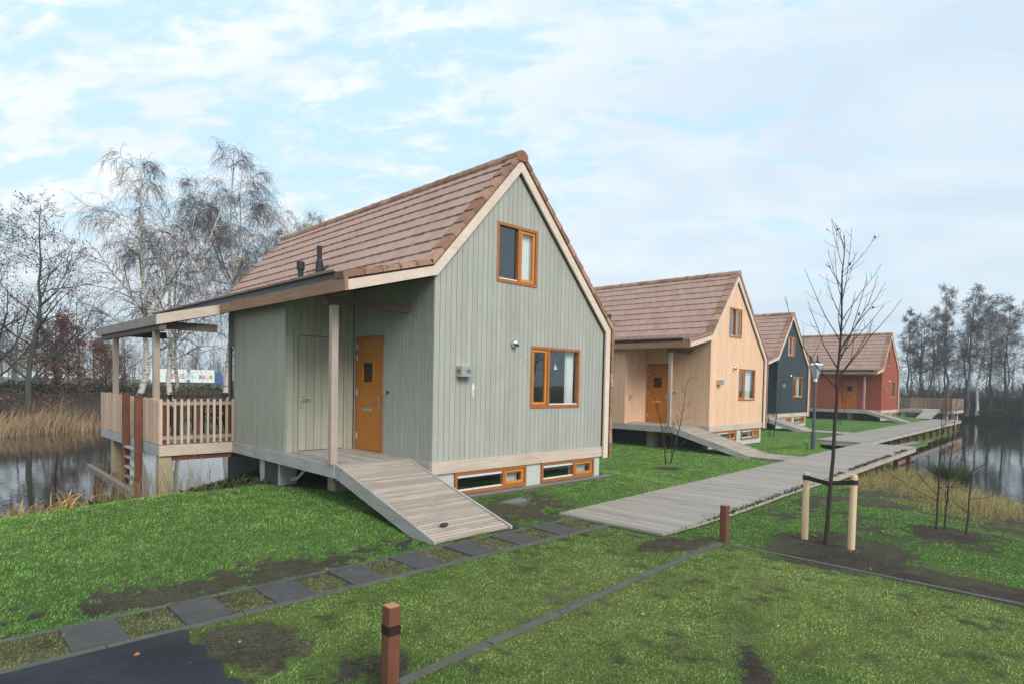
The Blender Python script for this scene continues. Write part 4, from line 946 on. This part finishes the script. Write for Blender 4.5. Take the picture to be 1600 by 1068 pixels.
def tree(name, label, kind, H, seed, loc, rz, mats, group, cat_='tree', scale=1., lod=1.):
    key = (kind, H, seed)
    root = empty(name, loc, rz, label, cat_, group); root.scale = (scale,)*3
    if key not in TM:
        tr, cr, lv = tree_mesh(kind, H, seed, lod)
        a = np_mesh('trunk', *tr, mats[0], root, smooth=True); b = np_mesh('crown', *cr, mats[1], root); L = [a, b]
        if lv is not None:
            V, F = lv
            if kind == 'rust':
                n = len(V)//4; g = np.random.default_rng(seed+5); k = g.random((n, 1)); c = (np.array((.17, .060, .040))*(1-k)+np.array((.34, .135, .075))*k)*(.6+.7*g.random((n, 1)))
                L.append(tag(np_mesh('leaves', V, F, M_LEAF, root, cols=np.repeat(c, 4, 0)), kind='stuff'))
            else: L.append(tag(np_mesh('cones', V, F, mats[1], root), kind='stuff'))
        TM[key] = L
    else:
        for o in TM[key]:
            c = o.copy(); COL.objects.link(c); c.parent = root
    return root
hz = lambda x, y: float(height(np.array([x]), np.array([y]))[0])
BI = (M_BIRCH, M_TWIG); AL = (M_BARKG, M_TWIGD)
G1 = 'birches and alders on the far bank behind the terrace'
tree('alder_tree', 'dark bare alder at the left photo edge, its trunk nearer the rust bushes', 'alder', 10.6, 11, (-2.29, 29.82, -1.1), .3, AL, G1, lod=.8)
tree('alder_tree', 'dark bare alder cut by the left photo edge', 'alder', 10.6, 11, (-3.35, 30.9, -1.1), 2.6, AL, G1, scale=.97)
tree('alder_tree', 'dark bare alder mostly outside the left photo edge', 'alder', 10.6, 11, (-6.2, 31.9, -1.1), 4.4, AL, G1)
tree('birch_tree', 'tall straight white trunked birch between the two terrace posts', 'birch', 13.9, 23, (2.13, 29.12, -1.1), .9, BI, G1, lod=1.)
tree('birch_tree', 'forked white birch right of the inner terrace post', 'birch', 12.2, 28, (3.55, 27.9, -1.1), 2.2, BI, G1, lod=.76)
tree('birch_tree', 'slim tall birch left of the shed roof end', 'birch', 14.6, 31, (7.2, 30.63, -1.0), .2, BI, G1, lod=.92)
tree('birch_tree', 'birch with a wide crown just above the low end of the tiled roof', 'birch', 13.9, 23, (11.01, 32.6, -1.0), 3.6, BI, G1)
tree('birch_tree', 'birch whose crown shows above the tiled roof slope', 'birch', 14.6, 31, (14.2, 35.0, -1.0), 2.9, BI, G1, scale=.93)
tree('birch_tree', 'small thin birch behind the forked one', 'birch', 12.2, 28, (5.6, 34.0, -1.0), 5.0, BI, G1, scale=.85)
G2 = 'young beeches with rust brown leaves'
RU = (M_BARK, M_TWIG)
tree('beech_sapling', 'larger rust brown leafy beech left of the terrace', 'rust', 5.2, 41, (-.3, 34.6, -1.0), .4, RU, G2)
tree('beech_sapling', 'smaller rust brown leafy beech behind the outer terrace post', 'rust', 5.2, 41, (2.5, 38.2, -1.0), 2.4, RU, G2, scale=.80)
G3 = 'tall bare alders on the far bank at the right'
TA = (M_BARKG, plain('grey alder twigs', (.085, .078, .074), .9, 0, .1, .2, 2))
for i, (x, y, tp, sd_, rz, lb) in enumerate([(68.1, 8.8, 9.6, 51, .2, 'slender bare alder next to the red house gable'), (70.2, 8.1, 9.2, 53, 1.9, 'slender curved alder second from the red house gable'), (67.5, 7.0, 9.6, 53, 4.0, 'leaning bare alder third from the red house gable'),
        (71.5, 6.6, 9.2, 51, 3.0, 'thin bare alder fourth from the red house gable'), (66.8, 5.2, 11.7, 55, .5, 'tallest straight bare alder behind the far terrace railing'), (68.0, 3.9, 11.6, 53, 5.5, 'bare alder right of the tallest straight one'), (70.3, 2.5, 10.8, 55, 2.2, 'bare alder over the dark bramble bank at the right'),
        (72.4, 1.4, 10.9, 51, 4.7, 'bare alder set back in the right hand wood'), (69.6, -.2, 10.4, 55, 3.7, 'bare alder at the right photo edge'), (70.8, -2.2, 10.4, 53, 1.2, 'bare alder just outside the right photo edge'), (73.5, 4.8, 10.0, 55, 5.9, 'bare alder half hidden behind the tallest one'), (74.5, -.8, 10.6, 51, 1.0, 'bare alder farthest back in the right hand wood'), (71, -5.5, 10.4, 53, 2.0, 'bare alder outside the picture beside the pond')]):
    H0 = {51: 10.6, 53: 11.2, 55: 12.4}[sd_]
    tree('tall_alder', lb, 'tall', H0, sd_, (x, y, -1.05), rz, TA, G3, scale=(tp+1.05)/H0)
tree('birch_tree', 'pale birch trunk in the right hand wood above the brambles', 'birch', 12.2, 27, (69.2, 3.2, -1.05), 1.0, BI, None, scale=.9)
# @@PART3
# ------------------------------------------------------------------ young planted trees and shrubs
def stem_plant(name, label, cat_, stems, nb, bl, seed, mats, group=None, ang=(22, 48), trop=.16, leaves=0, t0=.3, n2=3):
    g = np.random.default_rng(seed); root = empty(name, tuple(stems[0][0][0]), 0, label, cat_, group)
    o0 = np.array(stems[0][0][0]); tr = []; cr = []; tips = []
    for pts, r0 in stems:
        pts = np.array(pts, float)-o0; k = np.linspace(0, len(pts)-1, 14); P = np.stack([np.interp(k, np.arange(len(pts)), pts[:, i]) for i in range(3)], 1)[None]
        P[0, 1:-1, :2] += g.normal(size=(12, 2))*r0*.28
        Rd = (r0*(1-.86*np.linspace(0, 1, 14)))[None]; tr.append(tubes(P, Rd, 8))
        B, RB = grow(P, Rd, nb, t0, .97, ang, lambda L, t: bl*L*(1.15-t), 7, trop, .07, .5, .0042, g, True); tr.append(tubes(B, RB, 5))
        Cc, RC = grow(B, RB, n2, .2, .95, (25, 55), lambda L, t: .38*L*(1.1-t)+.04, 5, trop*.7, .09, .6, .003, g); cr.append(tubes(Cc, RC, 4)); tips.append(Cc)
    np_mesh('trunk', *cat(tr), mats[0], root, smooth=True); np_mesh('crown', *cat(cr), mats[1], root)
    if leaves:
        T = np.concatenate(tips)[:, -1]; T = T[g.permutation(len(T))[:leaves]]; V = []; F = []
        for i, c in enumerate(T):
            a = g.normal(size=3)*.5+np.array([0, 0, -1]); a /= np.linalg.norm(a); b = np.cross(a, g.normal(size=3)); b /= np.linalg.norm(b)
            V += [c, c+a*.03+b*.014, c+a*.06, c+a*.03-b*.014]; F.append([4*i, 4*i+1, 4*i+2, 4*i+3])
        np_mesh('leaves', np.array(V), np.array(F), M_LEAF, root, cols=np.tile(np.array((.035, .022, .018)), (len(V), 1)))
    return root
M_YB = bark('young dark bark', (.030, .025, .023), (.075, .062, .056)); M_YT = plain('young twigs', (.075, .058, .05), .8, 0, .2, .2, 8)
YB = (M_YB, M_YT)
stem_plant('young_tree', 'slim young bare tree tied between two pine stakes, a few dark leaves left', 'tree', [([(2.78, -5.11, -.82), (2.795, -5.13, 0), (2.83, -5.16, 1.0), (2.845, -5.17, 1.6), (2.85, -5.18, 2.2), (2.85, -5.18, 2.8), (2.852, -5.18, 3.36)], .030)], 26, .42, 70, YB, None, (20, 40), .08, 6, .42, 3)
G4 = 'bare saplings on the right hand bank'
stem_plant('sapling', 'double stemmed bare sapling left of the single thin one on the right bank', 'sapling', [([(5.23, -5.89, -.84), (5.22, -5.89, .2), (5.25, -5.91, 1.2)], .016), ([(5.33, -5.97, -.84), (5.38, -6.0, .2), (5.42, -6.05, 1.25)], .015)], 11, .38, 71, YB, G4, (40, 75), .05, 0, .16, 3)
stem_plant('sapling', 'thin single stemmed bare sapling nearest the right photo edge', 'sapling', [([(5.29, -6.25, -.84), (5.33, -6.28, 0), (5.40, -6.33, .85)], .014)], 9, .36, 72, YB, G4, (40, 75), .05, 0, .2, 2)
G5 = 'small bare shrubs on the lawn'
stem_plant('bare_shrub', 'small bare two stemmed shrub on the lawn before the beige house', 'shrub', [([(8.60, .92, -.84), (8.45, 1.0, .2), (8.15, 1.15, 1.3)], .022), ([(8.68, .86, -.84), (8.95, .75, .2), (9.15, .65, 1.55)], .022)], 13, .34, 73, YB, G5, (35, 70), .08, 0, .1, 3)
stem_plant('bare_shrub', 'small bare shrub on the lawn before the red house', 'shrub', [([(33.5, 4.5, -.84), (33.3, 4.6, .4), (33.1, 4.6, 1.6)], .025), ([(33.6, 4.45, -.84), (33.8, 4.3, .4), (34.0, 4.2, 1.8)], .025)], 8, .34, 74, YB, G5, (35, 65), .08, 0, .15, 2)
stem_plant('bare_shrub', 'small bare shrub on the lawn before the dark house', 'shrub', [([(20.9, 3.3, -.84), (20.7, 3.4, .6), (20.5, 3.5, 1.9)], .022), ([(21.0, 3.2, -.84), (21.2, 3.1, .6), (21.4, 3.0, 2.1)], .022)], 9, .36, 75, YB, G5, (30, 60), .1, 0, .1, 2)
stem_plant('bare_shrub', 'thin bare shrub beside the corner pile of the terrace', 'shrub', [([(-2.05, 4.2, -1.35), (-2.05, 4.2, -.7), (-2.05, 4.25, -.35)], .009), ([(-2.0, 4.2, -1.35), (-1.85, 4.25, -.8), (-1.6, 4.3, -.35)], .009)], 5, .4, 76, YB, G5, (30, 60), .05, 0, .2, 2)

# ------------------------------------------------------------------ far wood, scrub, hedge
def merge_copies(name, mats, spots, kinds, label, cat_):
    tr = []; cr = []
    lib = [tree_mesh(k, h, s, .6) for k, h, s in kinds]
    for i, (x, y, z, sc) in enumerate(spots):
        a = rng.random()*6.28; c, s_ = math.cos(a), math.sin(a); Rm = np.array([[c, -s_, 0], [s_, c, 0], [0, 0, 1]])*sc
        t_, c_, _ = lib[i % len(lib)]
        tr.append((t_[0] @ Rm.T+np.array([x, y, z]), t_[1])); cr.append((c_[0] @ Rm.T+np.array([x, y, z]), c_[1]))
    V, F = cat(tr+cr); return tag(np_mesh(name, V, F, mats), label, cat_, kind='stuff')
sp = []
CPx, CPy = CP[0], CP[1]
for k in range(170):
    az = R(rng.uniform(62, 92)); D = rng.uniform(58, 150)
    if 69 < math.degrees(az) < 78: D = rng.uniform(146, 185)
    sp.append((CPx+D*math.cos(az), CPy+D*math.sin(az), -.8, rng.uniform(.55, 1.0)))
for k in range(70):
    az = R(rng.uniform(-6, 17)); D = rng.uniform(86, 150); sp.append((CPx+D*math.cos(az), CPy+D*math.sin(az), -.8, rng.uniform(.6, 1.0)))
for k in range(46):  # unseen trees behind the camera, added only to reflect in the windows
    az = R(rng.uniform(-150, -30)); D = rng.uniform(40, 80); sp.append((CPx+D*math.cos(az), CPy+D*math.sin(az), -.8, rng.uniform(.6, 1.0)))
for k in range(50):
    az = R(rng.uniform(17, 60)); D = rng.uniform(110, 170); sp.append((CPx+D*math.cos(az), CPy+D*math.sin(az), -.8, rng.uniform(.5, .7)))
merge_copies('far_wood', M_TWIGG, sp, [('far', 9.5, 81), ('far', 8.5, 82), ('far', 10.5, 83)], 'hazy bare wood far behind the ponds, with unseen trees added behind the camera for window reflections', 'wood')
def scrub(name, label, cat_, boxes, n, hh, seed, leaf=None, mat=None, r=.011):
    """a thicket: fans of twigs and, if asked, small leaves"""
    g = np.random.default_rng(seed); P = []
    for (x0, y0, x1, y1, wd), k in zip(boxes, n):
        f = g.random(k); x = x0+(x1-x0)*f; y = y0+(y1-y0)*f; L = math.hypot(x1-x0, y1-y0); nx_, ny_ = -(y1-y0)/L, (x1-x0)/L; o = (g.random(k)-.5)*wd; P.append(np.stack([x+nx_*o, y+ny_*o], 1))
    P = np.concatenate(P); z = height(P[:, 0], P[:, 1]); m = len(P)
    h = hh[0]+(hh[1]-hh[0])*(fbm(P[:, 0], P[:, 1], .25, seed)*.75+.25*g.random(m)); ld = g.random(m)*6.28; le = .15+.5*g.random(m); K = 5
    f = np.linspace(0, 1, K)[None]; S_ = np.stack([P[:, :1]+np.cos(ld)[:, None]*(le*h)[:, None]*f**1.6, P[:, 1:]+np.sin(ld)[:, None]*(le*h)[:, None]*f**1.6, z[:, None]-.05+h[:, None]*f*(1-.25*le[:, None]*f)], 2)
    Rd = np.tile(np.linspace(r*1.6, r*.5, K), (m, 1)); ms = [tubes(S_, Rd, 3)]
    B, RB = grow(S_, Rd, 4, .25, 1, (25, 60), lambda L, t: .4*L*(1.1-.6*t), 4, .02, .14, .7, r*.6, g); ms.append(tubes(B, RB, 3))
    C2, RC = grow(B, RB, 2, .2, 1, (25, 60), lambda L, t: .5*L, 3, .0, .14, .8, r*.5, g); ms.append(tubes(C2, RC, 3))
    V, F = cat(ms); o = tag(np_mesh(name, V, F, mat or M_TWIGG), label, cat_, kind='stuff')
    if leaf:
        c1, c2, per, size, cut = leaf; c = np.repeat(np.concatenate([B[:, -1], B[:, 1], C2[:, -1]]), per, 0); c = c+g.normal(size=c.shape)*size*1.6
        c = c[fbm(c[:, 0], c[:, 1], .35, seed+3) > cut]; k = len(c)
        a = g.normal(size=(k, 3))*[1, 1, .6]; a /= np.linalg.norm(a, axis=1, keepdims=True); b = np.cross(a, g.normal(size=(k, 3))); b /= np.linalg.norm(b, axis=1, keepdims=True); s_ = size*(.6+.8*g.random((k, 1)))
        V = np.stack([c-a*s_, c+b*s_*.7, c+a*s_, c-b*s_*.7], 1).reshape(-1, 3); q = g.random((k, 1)); cc = (np.array(c1)*(1-q)+np.array(c2)*q)*(.6+.8*g.random((k, 1)))
        tag(np_mesh('bramble_leaves', V, np.arange(4*k).reshape(-1, 4), M_LEAF, o, cols=np.repeat(cc, 4, 0)), kind='stuff')
    return o
scrub('thicket', 'brown twiggy thicket behind the reeds on the far bank', 'thicket', [(-24, 30.5, 0, 31.5, 4), (0, 31.5, 26, 37.5, 4)], (1500, 2000), (.7, 1.9), 91, ((.16, .085, .055), (.25, .15, .09), 1, .045, .42))
scrub('bramble_hedge', 'dark green bramble hedge before the far road', 'hedge', [(-3, 37.2, 32, 44, 3.0)], (1700,), (.9, 1.65), 92, ((.030, .052, .026), (.075, .10, .045), 3, .075, .30))
scrub('bramble_hedge', 'dark green bramble bank along the far water edge at the right', 'hedge', [(70.8, 5.5, 71.3, -1, 3.0), (71.3, -1, 66, -14, 3.5)], (900, 1200), (.5, 1.5), 93, ((.022, .045, .022), (.06, .085, .036), 4, .085, .22))
scrub('thicket', 'grey brown scrub under the tall alders at the right', 'thicket', [(72, 12, 74, -3, 6), (74, -3, 68, -16, 6), (73, 12, 66, 30, 5)], (900, 700, 800), (1.6, 4.2), 94, None, None, .018)

# ------------------------------------------------------------------ reeds, dry grass, rushes, iris
def blade_mesh(name, pos, h, w, lean, ld, K, c, label=None, cat_=None, kind='stuff', bend=.6):
    V, F, k = blades(pos, h, w, lean, ld, K, bend); o = np_mesh(name, V, F, M_GRASS, cols=np.repeat(c, k, 0))
    return tag(o, label, cat_, kind=kind)
m, t, p = new_mat('grass and reed blades'); a = N(t, 'ShaderNodeAttribute'); a.attribute_name = 'col'
setp(t, p, a.outputs['Color'], .7, 0, .12); tl = N(t, 'ShaderNodeBsdfTranslucent'); t.links.new(a.outputs['Color'], tl.inputs[0])
mx = N(t, 'ShaderNodeMixShader'); mx.inputs[0].default_value = .3; t.links.new(p.outputs[0], mx.inputs[1]); t.links.new(tl.outputs[0], mx.inputs[2])
t.links.new(mx.outputs[0], next(n for n in t.nodes if n.type == 'OUTPUT_MATERIAL').inputs[0]); M_GRASS = m
def mixc(n, c1, c2, var=.5): k = rng.random((n, 1)); return (np.array(c1)*(1-k)+np.array(c2)*k)*(1-var/2+var*rng.random((n, 1)))
n = 15000; x = rng.uniform(-26, 24, n); y = np.interp(x, LAKE[:6, 0], LAKE[:6, 1])+rng.normal(1.3, 1.1, n); cl_ = fbm(x, y, .5, 61)
k = rng.random(n) < .35+cl_; x, y, cl_ = x[k], y[k], cl_[k]; n = len(x); hh = (.55+1.25*cl_)*(.5+.8*rng.random(n))
ld = 2.4+2.2*(fbm(x, y, .3, 62)-.5)*4+rng.normal(size=n)*.6
blade_mesh('reed_bed', np.stack([x, y, height(x, y)-.05], 1), hh, np.full(n, .028), .25+.5*rng.random(n), ld, 3, mixc(n, (.27, .175, .095), (.50, .37, .22), .9), 'tawny dry reed bed along the far water edge at the left', 'reeds')
n = 26000; x = rng.uniform(4.5, 21, n); y = rng.uniform(-9.0, -1.6, n); sdv = sdist(x, y, LAND); cn = fbm(x, y, .8, 63)
ok = (sdv > -.1) & (sdv < 5.2) & (x > 5.5+.8*(y+9)*0) & (cn+.30*(1-sdv/5) > .52) & ~((y > -3.75+.065*(x-1.15)) & (y < .3)) & ~((x < 8.2) & (y > -4.4) & (cn < .55))
x, y, cn, sdv = x[ok], y[ok], cn[ok], sdv[ok]; n = len(x); hh = (.12+.42*cn*sstep(5.5-sdv, 0, 3))*(.5+.9*rng.random(n))
c = mixc(n, (.36, .25, .10), (.56, .43, .22)); gk = rng.random(n) < .35; c[gk] = mixc(gk.sum(), (.10, .15, .04), (.20, .22, .07))
blade_mesh('dry_grass', np.stack([x, y, height(x, y)-.02], 1), hh, .006+.004*rng.random(n), .3+.7*rng.random(n), rng.random(n)*6.28, 3, c, 'long straw coloured grass on the bank below the boardwalk', 'dry grass')
n = 520; r_ = .33*np.sqrt(rng.random(n)); a_ = rng.random(n)*6.28; x = 15.6+r_*np.cos(a_); y = -4.25+r_*np.sin(a_)
blade_mesh('rush_clump', np.stack([x, y, height(x, y)-.03], 1), .75+.45*rng.random(n), np.full(n, .016), .15+.55*rng.random(n)+r_, a_+rng.normal(size=n)*.4, 3, mixc(n, (.035, .06, .02), (.08, .11, .04)), 'dark green rush clump at the water edge below the boardwalk', 'rush clump', None, .9)
def iris(x0, y0, n, sp_, c1, c2, h, label):
    x = x0+rng.normal(size=n)*sp_; y = y0+rng.normal(size=n)*sp_*.6
    blade_mesh('iris_clump', np.stack([x, y, height(x, y)-.04], 1), h*(.5+.7*rng.random(n)), .035+.035*rng.random(n), .2+1.0*rng.random(n), rng.random(n)*6.28, 4, mixc(n, c1, c2), label, 'water plants', None, 1.2)
iris(-4.98, 3.05, 26, .20, (.40, .22, .07), (.60, .40, .17), .30, 'yellowed broad leaved water plant at the left photo edge of the lawn')
iris(-4.42, 3.25, 44, .18, (.42, .25, .09), (.64, .45, .22), .36, 'larger clump of yellowed broad leaves by the pond edge')
iris(-3.98, 3.45, 26, .14, (.06, .14, .03), (.16, .22, .06), .30, 'green broad leaved clump right of the yellowed ones')
n = 260; x = rng.uniform(-4.1, -2.3, n); y = 3.55+.55*(x+4.1)*.5+rng.normal(size=n)*.35
blade_mesh('dry_stalks', np.stack([x, y, height(x, y)-.05], 1), .35+.75*rng.random(n), .006+.004*rng.random(n), .15+.5*rng.random(n), rng.random(n)*6.28, 3, mixc(n, (.20, .14, .07), (.42, .32, .17)), 'thin dry stalks on the bank between rail and terrace pile', 'dry stalks')
n = 2400; x = rng.uniform(-2.7, 1.5, n); y = rng.uniform(3.0, 8.3, n); k = (sdist(x, y, LAND) > .2); x, y = x[k], y[k]; n = len(x)
blade_mesh('ground_ivy', np.stack([x, y, height(x, y)-.01], 1), .05+.12*rng.random(n), .03+.03*rng.random(n), .6+.6*rng.random(n), rng.random(n)*6.28, 2, mixc(n, (.025, .045, .016), (.11, .12, .03)), 'low weeds on the dark earth under the terrace', 'weeds')

# moss and crumbs caught along the pond side edge of the boardwalk
n = 1500; x = 2.6+rng.random(n)*17; k = fbm(x, x*0, 1.1, 66) > .47; x = x[k]; n = len(x); y = -1.75+.0648*(x-1.15)-1.80+rng.normal(size=n)*.035
blade_mesh('edge_moss', np.stack([x, y, np.full(n, -.725)], 1), .03+.05*rng.random(n), .02+.02*rng.random(n), .5+.8*rng.random(n), rng.random(n)*6.28, 2, mixc(n, (.05, .045, .03), (.13, .11, .06)), 'dark moss and dead grass along the pond side edge of the boardwalk', 'moss')
# ------------------------------------------------------------------ lawn
def lawn(n, seed):
    g = np.random.default_rng(seed); d = 1.3+ (g.random(n)**1.15)*27; az = YAW+R(2)+(g.random(n)-.5)*R(104); x = CPx+d*np.cos(az); y = CPy+d*np.sin(az)
    sd_ = sdist(x, y, LAND); ok = sd_ > .25
    ok &= ~((x < -4.47) & (y < -2.74)) & ~((y > -2.725) & (y < -2.665) & (x < 1.15))
    for xx, w in zip(slabx, wide): ok &= ~((x > xx-.005) & (x < xx+w+.005) & (y > -2.65) & (y < -2.09))
    ok &= ~((x > .0) & (x < 4.5) & (y > -.29) & (y < 9.2)) & ~((x > -1.37) & (x < -.05) & (y > -1.9) & (y < -.1)) & (np.hypot(x-1.17, y+.63) > .33)
    bl = -1.75+.0648*(x-1.15); ok &= ~((x > 1.1) & (y < bl+.02) & (y > bl-1.84)) & ~((x > 13.3) & (x < 17.8) & (y > 2.2)) & ~((x > 20.3) & (y > -.6) & (y < 1.4+.054*(x-20)))
    kx = np.abs(y-(-4.60+.0717*(x+3.7))) < .026; ok &= ~(kx & (x > -3.75) & (x < 1.65))
    x, y, d = x[ok], y[ok], d[ok]; c, den = cover(x, y); nb = vnoise(x, y, 13, 91)*.6+vnoise(x, y, 29, 92)*.4; k = g.random(len(x)) < sstep(den+(nb-.5)*1.1, .25, .75)*.97+.03; x, y, d, c, den = x[k], y[k], d[k], c[k], den[k]; n = len(x)
    lush = sstep(y, -2.6, -1.2)*.6+.4*sstep(-1*(c[:, 0]-.12), -.02, .04)
    h = (.017+.013*lush)*(.5+.9*g.random(n))*(.5+.5*den)*(1+1.1*(fbm(x, y, 4.5, 77)-.5)); w = .0024+.00062*d
    tuft = .70+.62*fbm(x, y, 7., 78, 3); c = c*(.50+1.05*g.random((n, 1)))*tuft[:, None]; st_ = g.random(n) < .10; c[st_] = np.array((.26, .22, .10))*(.5+.7*g.random((st_.sum(), 1)))
    return np.stack([x, y, height(x, y)-.004], 1), h*(1+.02*d), w, .25+.8*g.random(n), g.random(n)*6.28, c
P_, h_, w_, l_, a_, c_ = lawn(950000, 5)
blade_mesh('lawn_grass', P_, h_, w_, l_, a_, 1, c_*2.15, 'short green lawn grass', 'grass')
# fallen leaves and pale crumbs
n = 260; d = 2.5+rng.random(n)*12; az = YAW+(rng.random(n)-.5)*R(95); x = CPx+d*np.cos(az); y = CPy+d*np.sin(az); k = (sdist(x, y, LAND) > .4) & ~((x > -.1) & (x < 4.6) & (y > -.2)) & ~((x > 1.1) & (y < -1.7+.065*x) & (y > -3.9+.065*x)); x, y = x[k], y[k]; n = len(x)
c = np.stack([x, y, height(x, y)+.022], 1); a = rng.normal(size=(n, 3))*[1, 1, .25]; a /= np.linalg.norm(a, axis=1, keepdims=True); b = np.cross(a, np.array([0, 0, 1])+rng.normal(size=(n, 3))*.3); b /= np.linalg.norm(b, axis=1, keepdims=True); s_ = .009+.014*rng.random((n, 1))
V = np.stack([c-a*s_*1.3, c+b*s_*.7+[0, 0, .006], c+a*s_*1.3, c-b*s_*.7+[0, 0, .004]], 1).reshape(-1, 3)
tag(np_mesh('fallen_leaves', V, np.arange(4*n).reshape(-1, 4), M_LEAF, cols=np.repeat(mixc(n, (.22, .085, .035), (.46, .26, .13)), 4, 0)), 'scattered orange brown fallen leaves on the grass', 'fallen leaves', kind='stuff')

# ------------------------------------------------------------------ lorry on the far road
A = np.array((25.55, 122.2)); Bq = np.array((37.3, 118.8)); dv = Bq-A; an = math.atan2(dv[1], dv[0]); zt = hz(31, 120)
LO = empty('lorry', (A[0], A[1], zt), an, 'white lorry with trailer and blue cab passing behind the hedge on the far road', 'lorry')
TW = plain('white lorry side', (.80, .81, .80), .5, 0, .4, .03); BLU = plain('blue cab paint', (.03, .09, .30), .35, 0, .5)
mb = MB(); mb.box(0, 5.9, 0, 2.5, .75, 3.25); mb.build('trailer_body', TW, LO, bevel=.03)
mb = MB(); mb.box(6.5, 10.75, 0, 2.5, .75, 3.25); mb.build('cargo_body', TW, LO, bevel=.03)
mb = MB(); mb.prism([(10.9, .55), (12.3, .55), (12.3, 1.6), (12.1, 2.6), (11.6, 2.95), (10.9, 2.95)], .05, 2.45); cab = mb.build('cab', BLU, LO, bevel=.05)
mb = MB(); mb.box(11.3, 11.95, .03, .049, 1.7, 2.4); mb.build('side_window', GLASS, cab)
mb = MB(); mb.box(.2, 12.2, .4, 2.1, .5, .75); mb.build('chassis', BLACK, LO)
for xw in (1.2, 4.6, 7.6, 9.6, 11.6):
    mb = MB(); mb.tube([(xw, .12, .42), (xw, .45, .42)], .42, 18); mb.tube([(xw, 2.05, .42), (xw, 2.4, .42)], .42, 18); mb.each('wheel', BLACK, LO)
for xs, kf in ((.6, 1.), (6.65, .74)):
    for ch, dx, colr, sz in (('fresh', 0, (.10, .30, .55), .75), ('3', 1.75*kf, (.02, .05, .22), 1.35*kf), ('E', 2.65*kf, (.55, .03, .02), 1.3*kf), ('U', 3.5*kf, (.70, .32, .01), 1.3*kf), ('S', 4.4*kf, (.08, .35, .05), 1.3*kf)):
        if ch == 'fresh':
            mb = MB(); mb.tube([(xs+.22*kf*i, -.012, 1.9+.16*math.sin(i*2.1)) for i in range(6)], .05, 6); mb.build('script_line', plain('pale blue script', colr, .5), LO); continue
        cu = bpy.data.curves.new('letter', 'FONT'); cu.body = ch; cu.size = sz; cu.extrude = .004; cu.offset = .03
        to = bpy.data.objects.new('letter', cu); COL.objects.link(to); bpy.context.view_layer.update()
        me = bpy.data.meshes.new_from_object(to.evaluated_get(bpy.context.evaluated_depsgraph_get())); bpy.data.objects.remove(to); me.materials.clear(); me.materials.append(plain('letter %s' % ch, colr, .5))
        d_ = bpy.data.objects.new('letter', me); COL.objects.link(d_); d_.parent = LO; d_.matrix_local = Matrix.Translation((xs+dx, -.012, 1.5)) @ Matrix.Rotation(R(90), 4, 'X')

# ------------------------------------------------------------------ air
mb = MB(); mb.box(-330, 370, -330, 370, -4.4, 17.0)
m = bpy.data.materials.new('damp air'); m.use_nodes = True; t = m.node_tree; t.nodes.clear()
o_ = N(t, 'ShaderNodeOutputMaterial'); v_ = N(t, 'ShaderNodeVolumePrincipled'); v_.inputs['Color'].default_value = (.83, .875, .93, 1); v_.inputs['Density'].default_value = .0014; v_.inputs['Anisotropy'].default_value = .2
t.links.new(v_.outputs[0], o_.inputs['Volume'])
tag(mb.build('haze', m), kind='stuff')
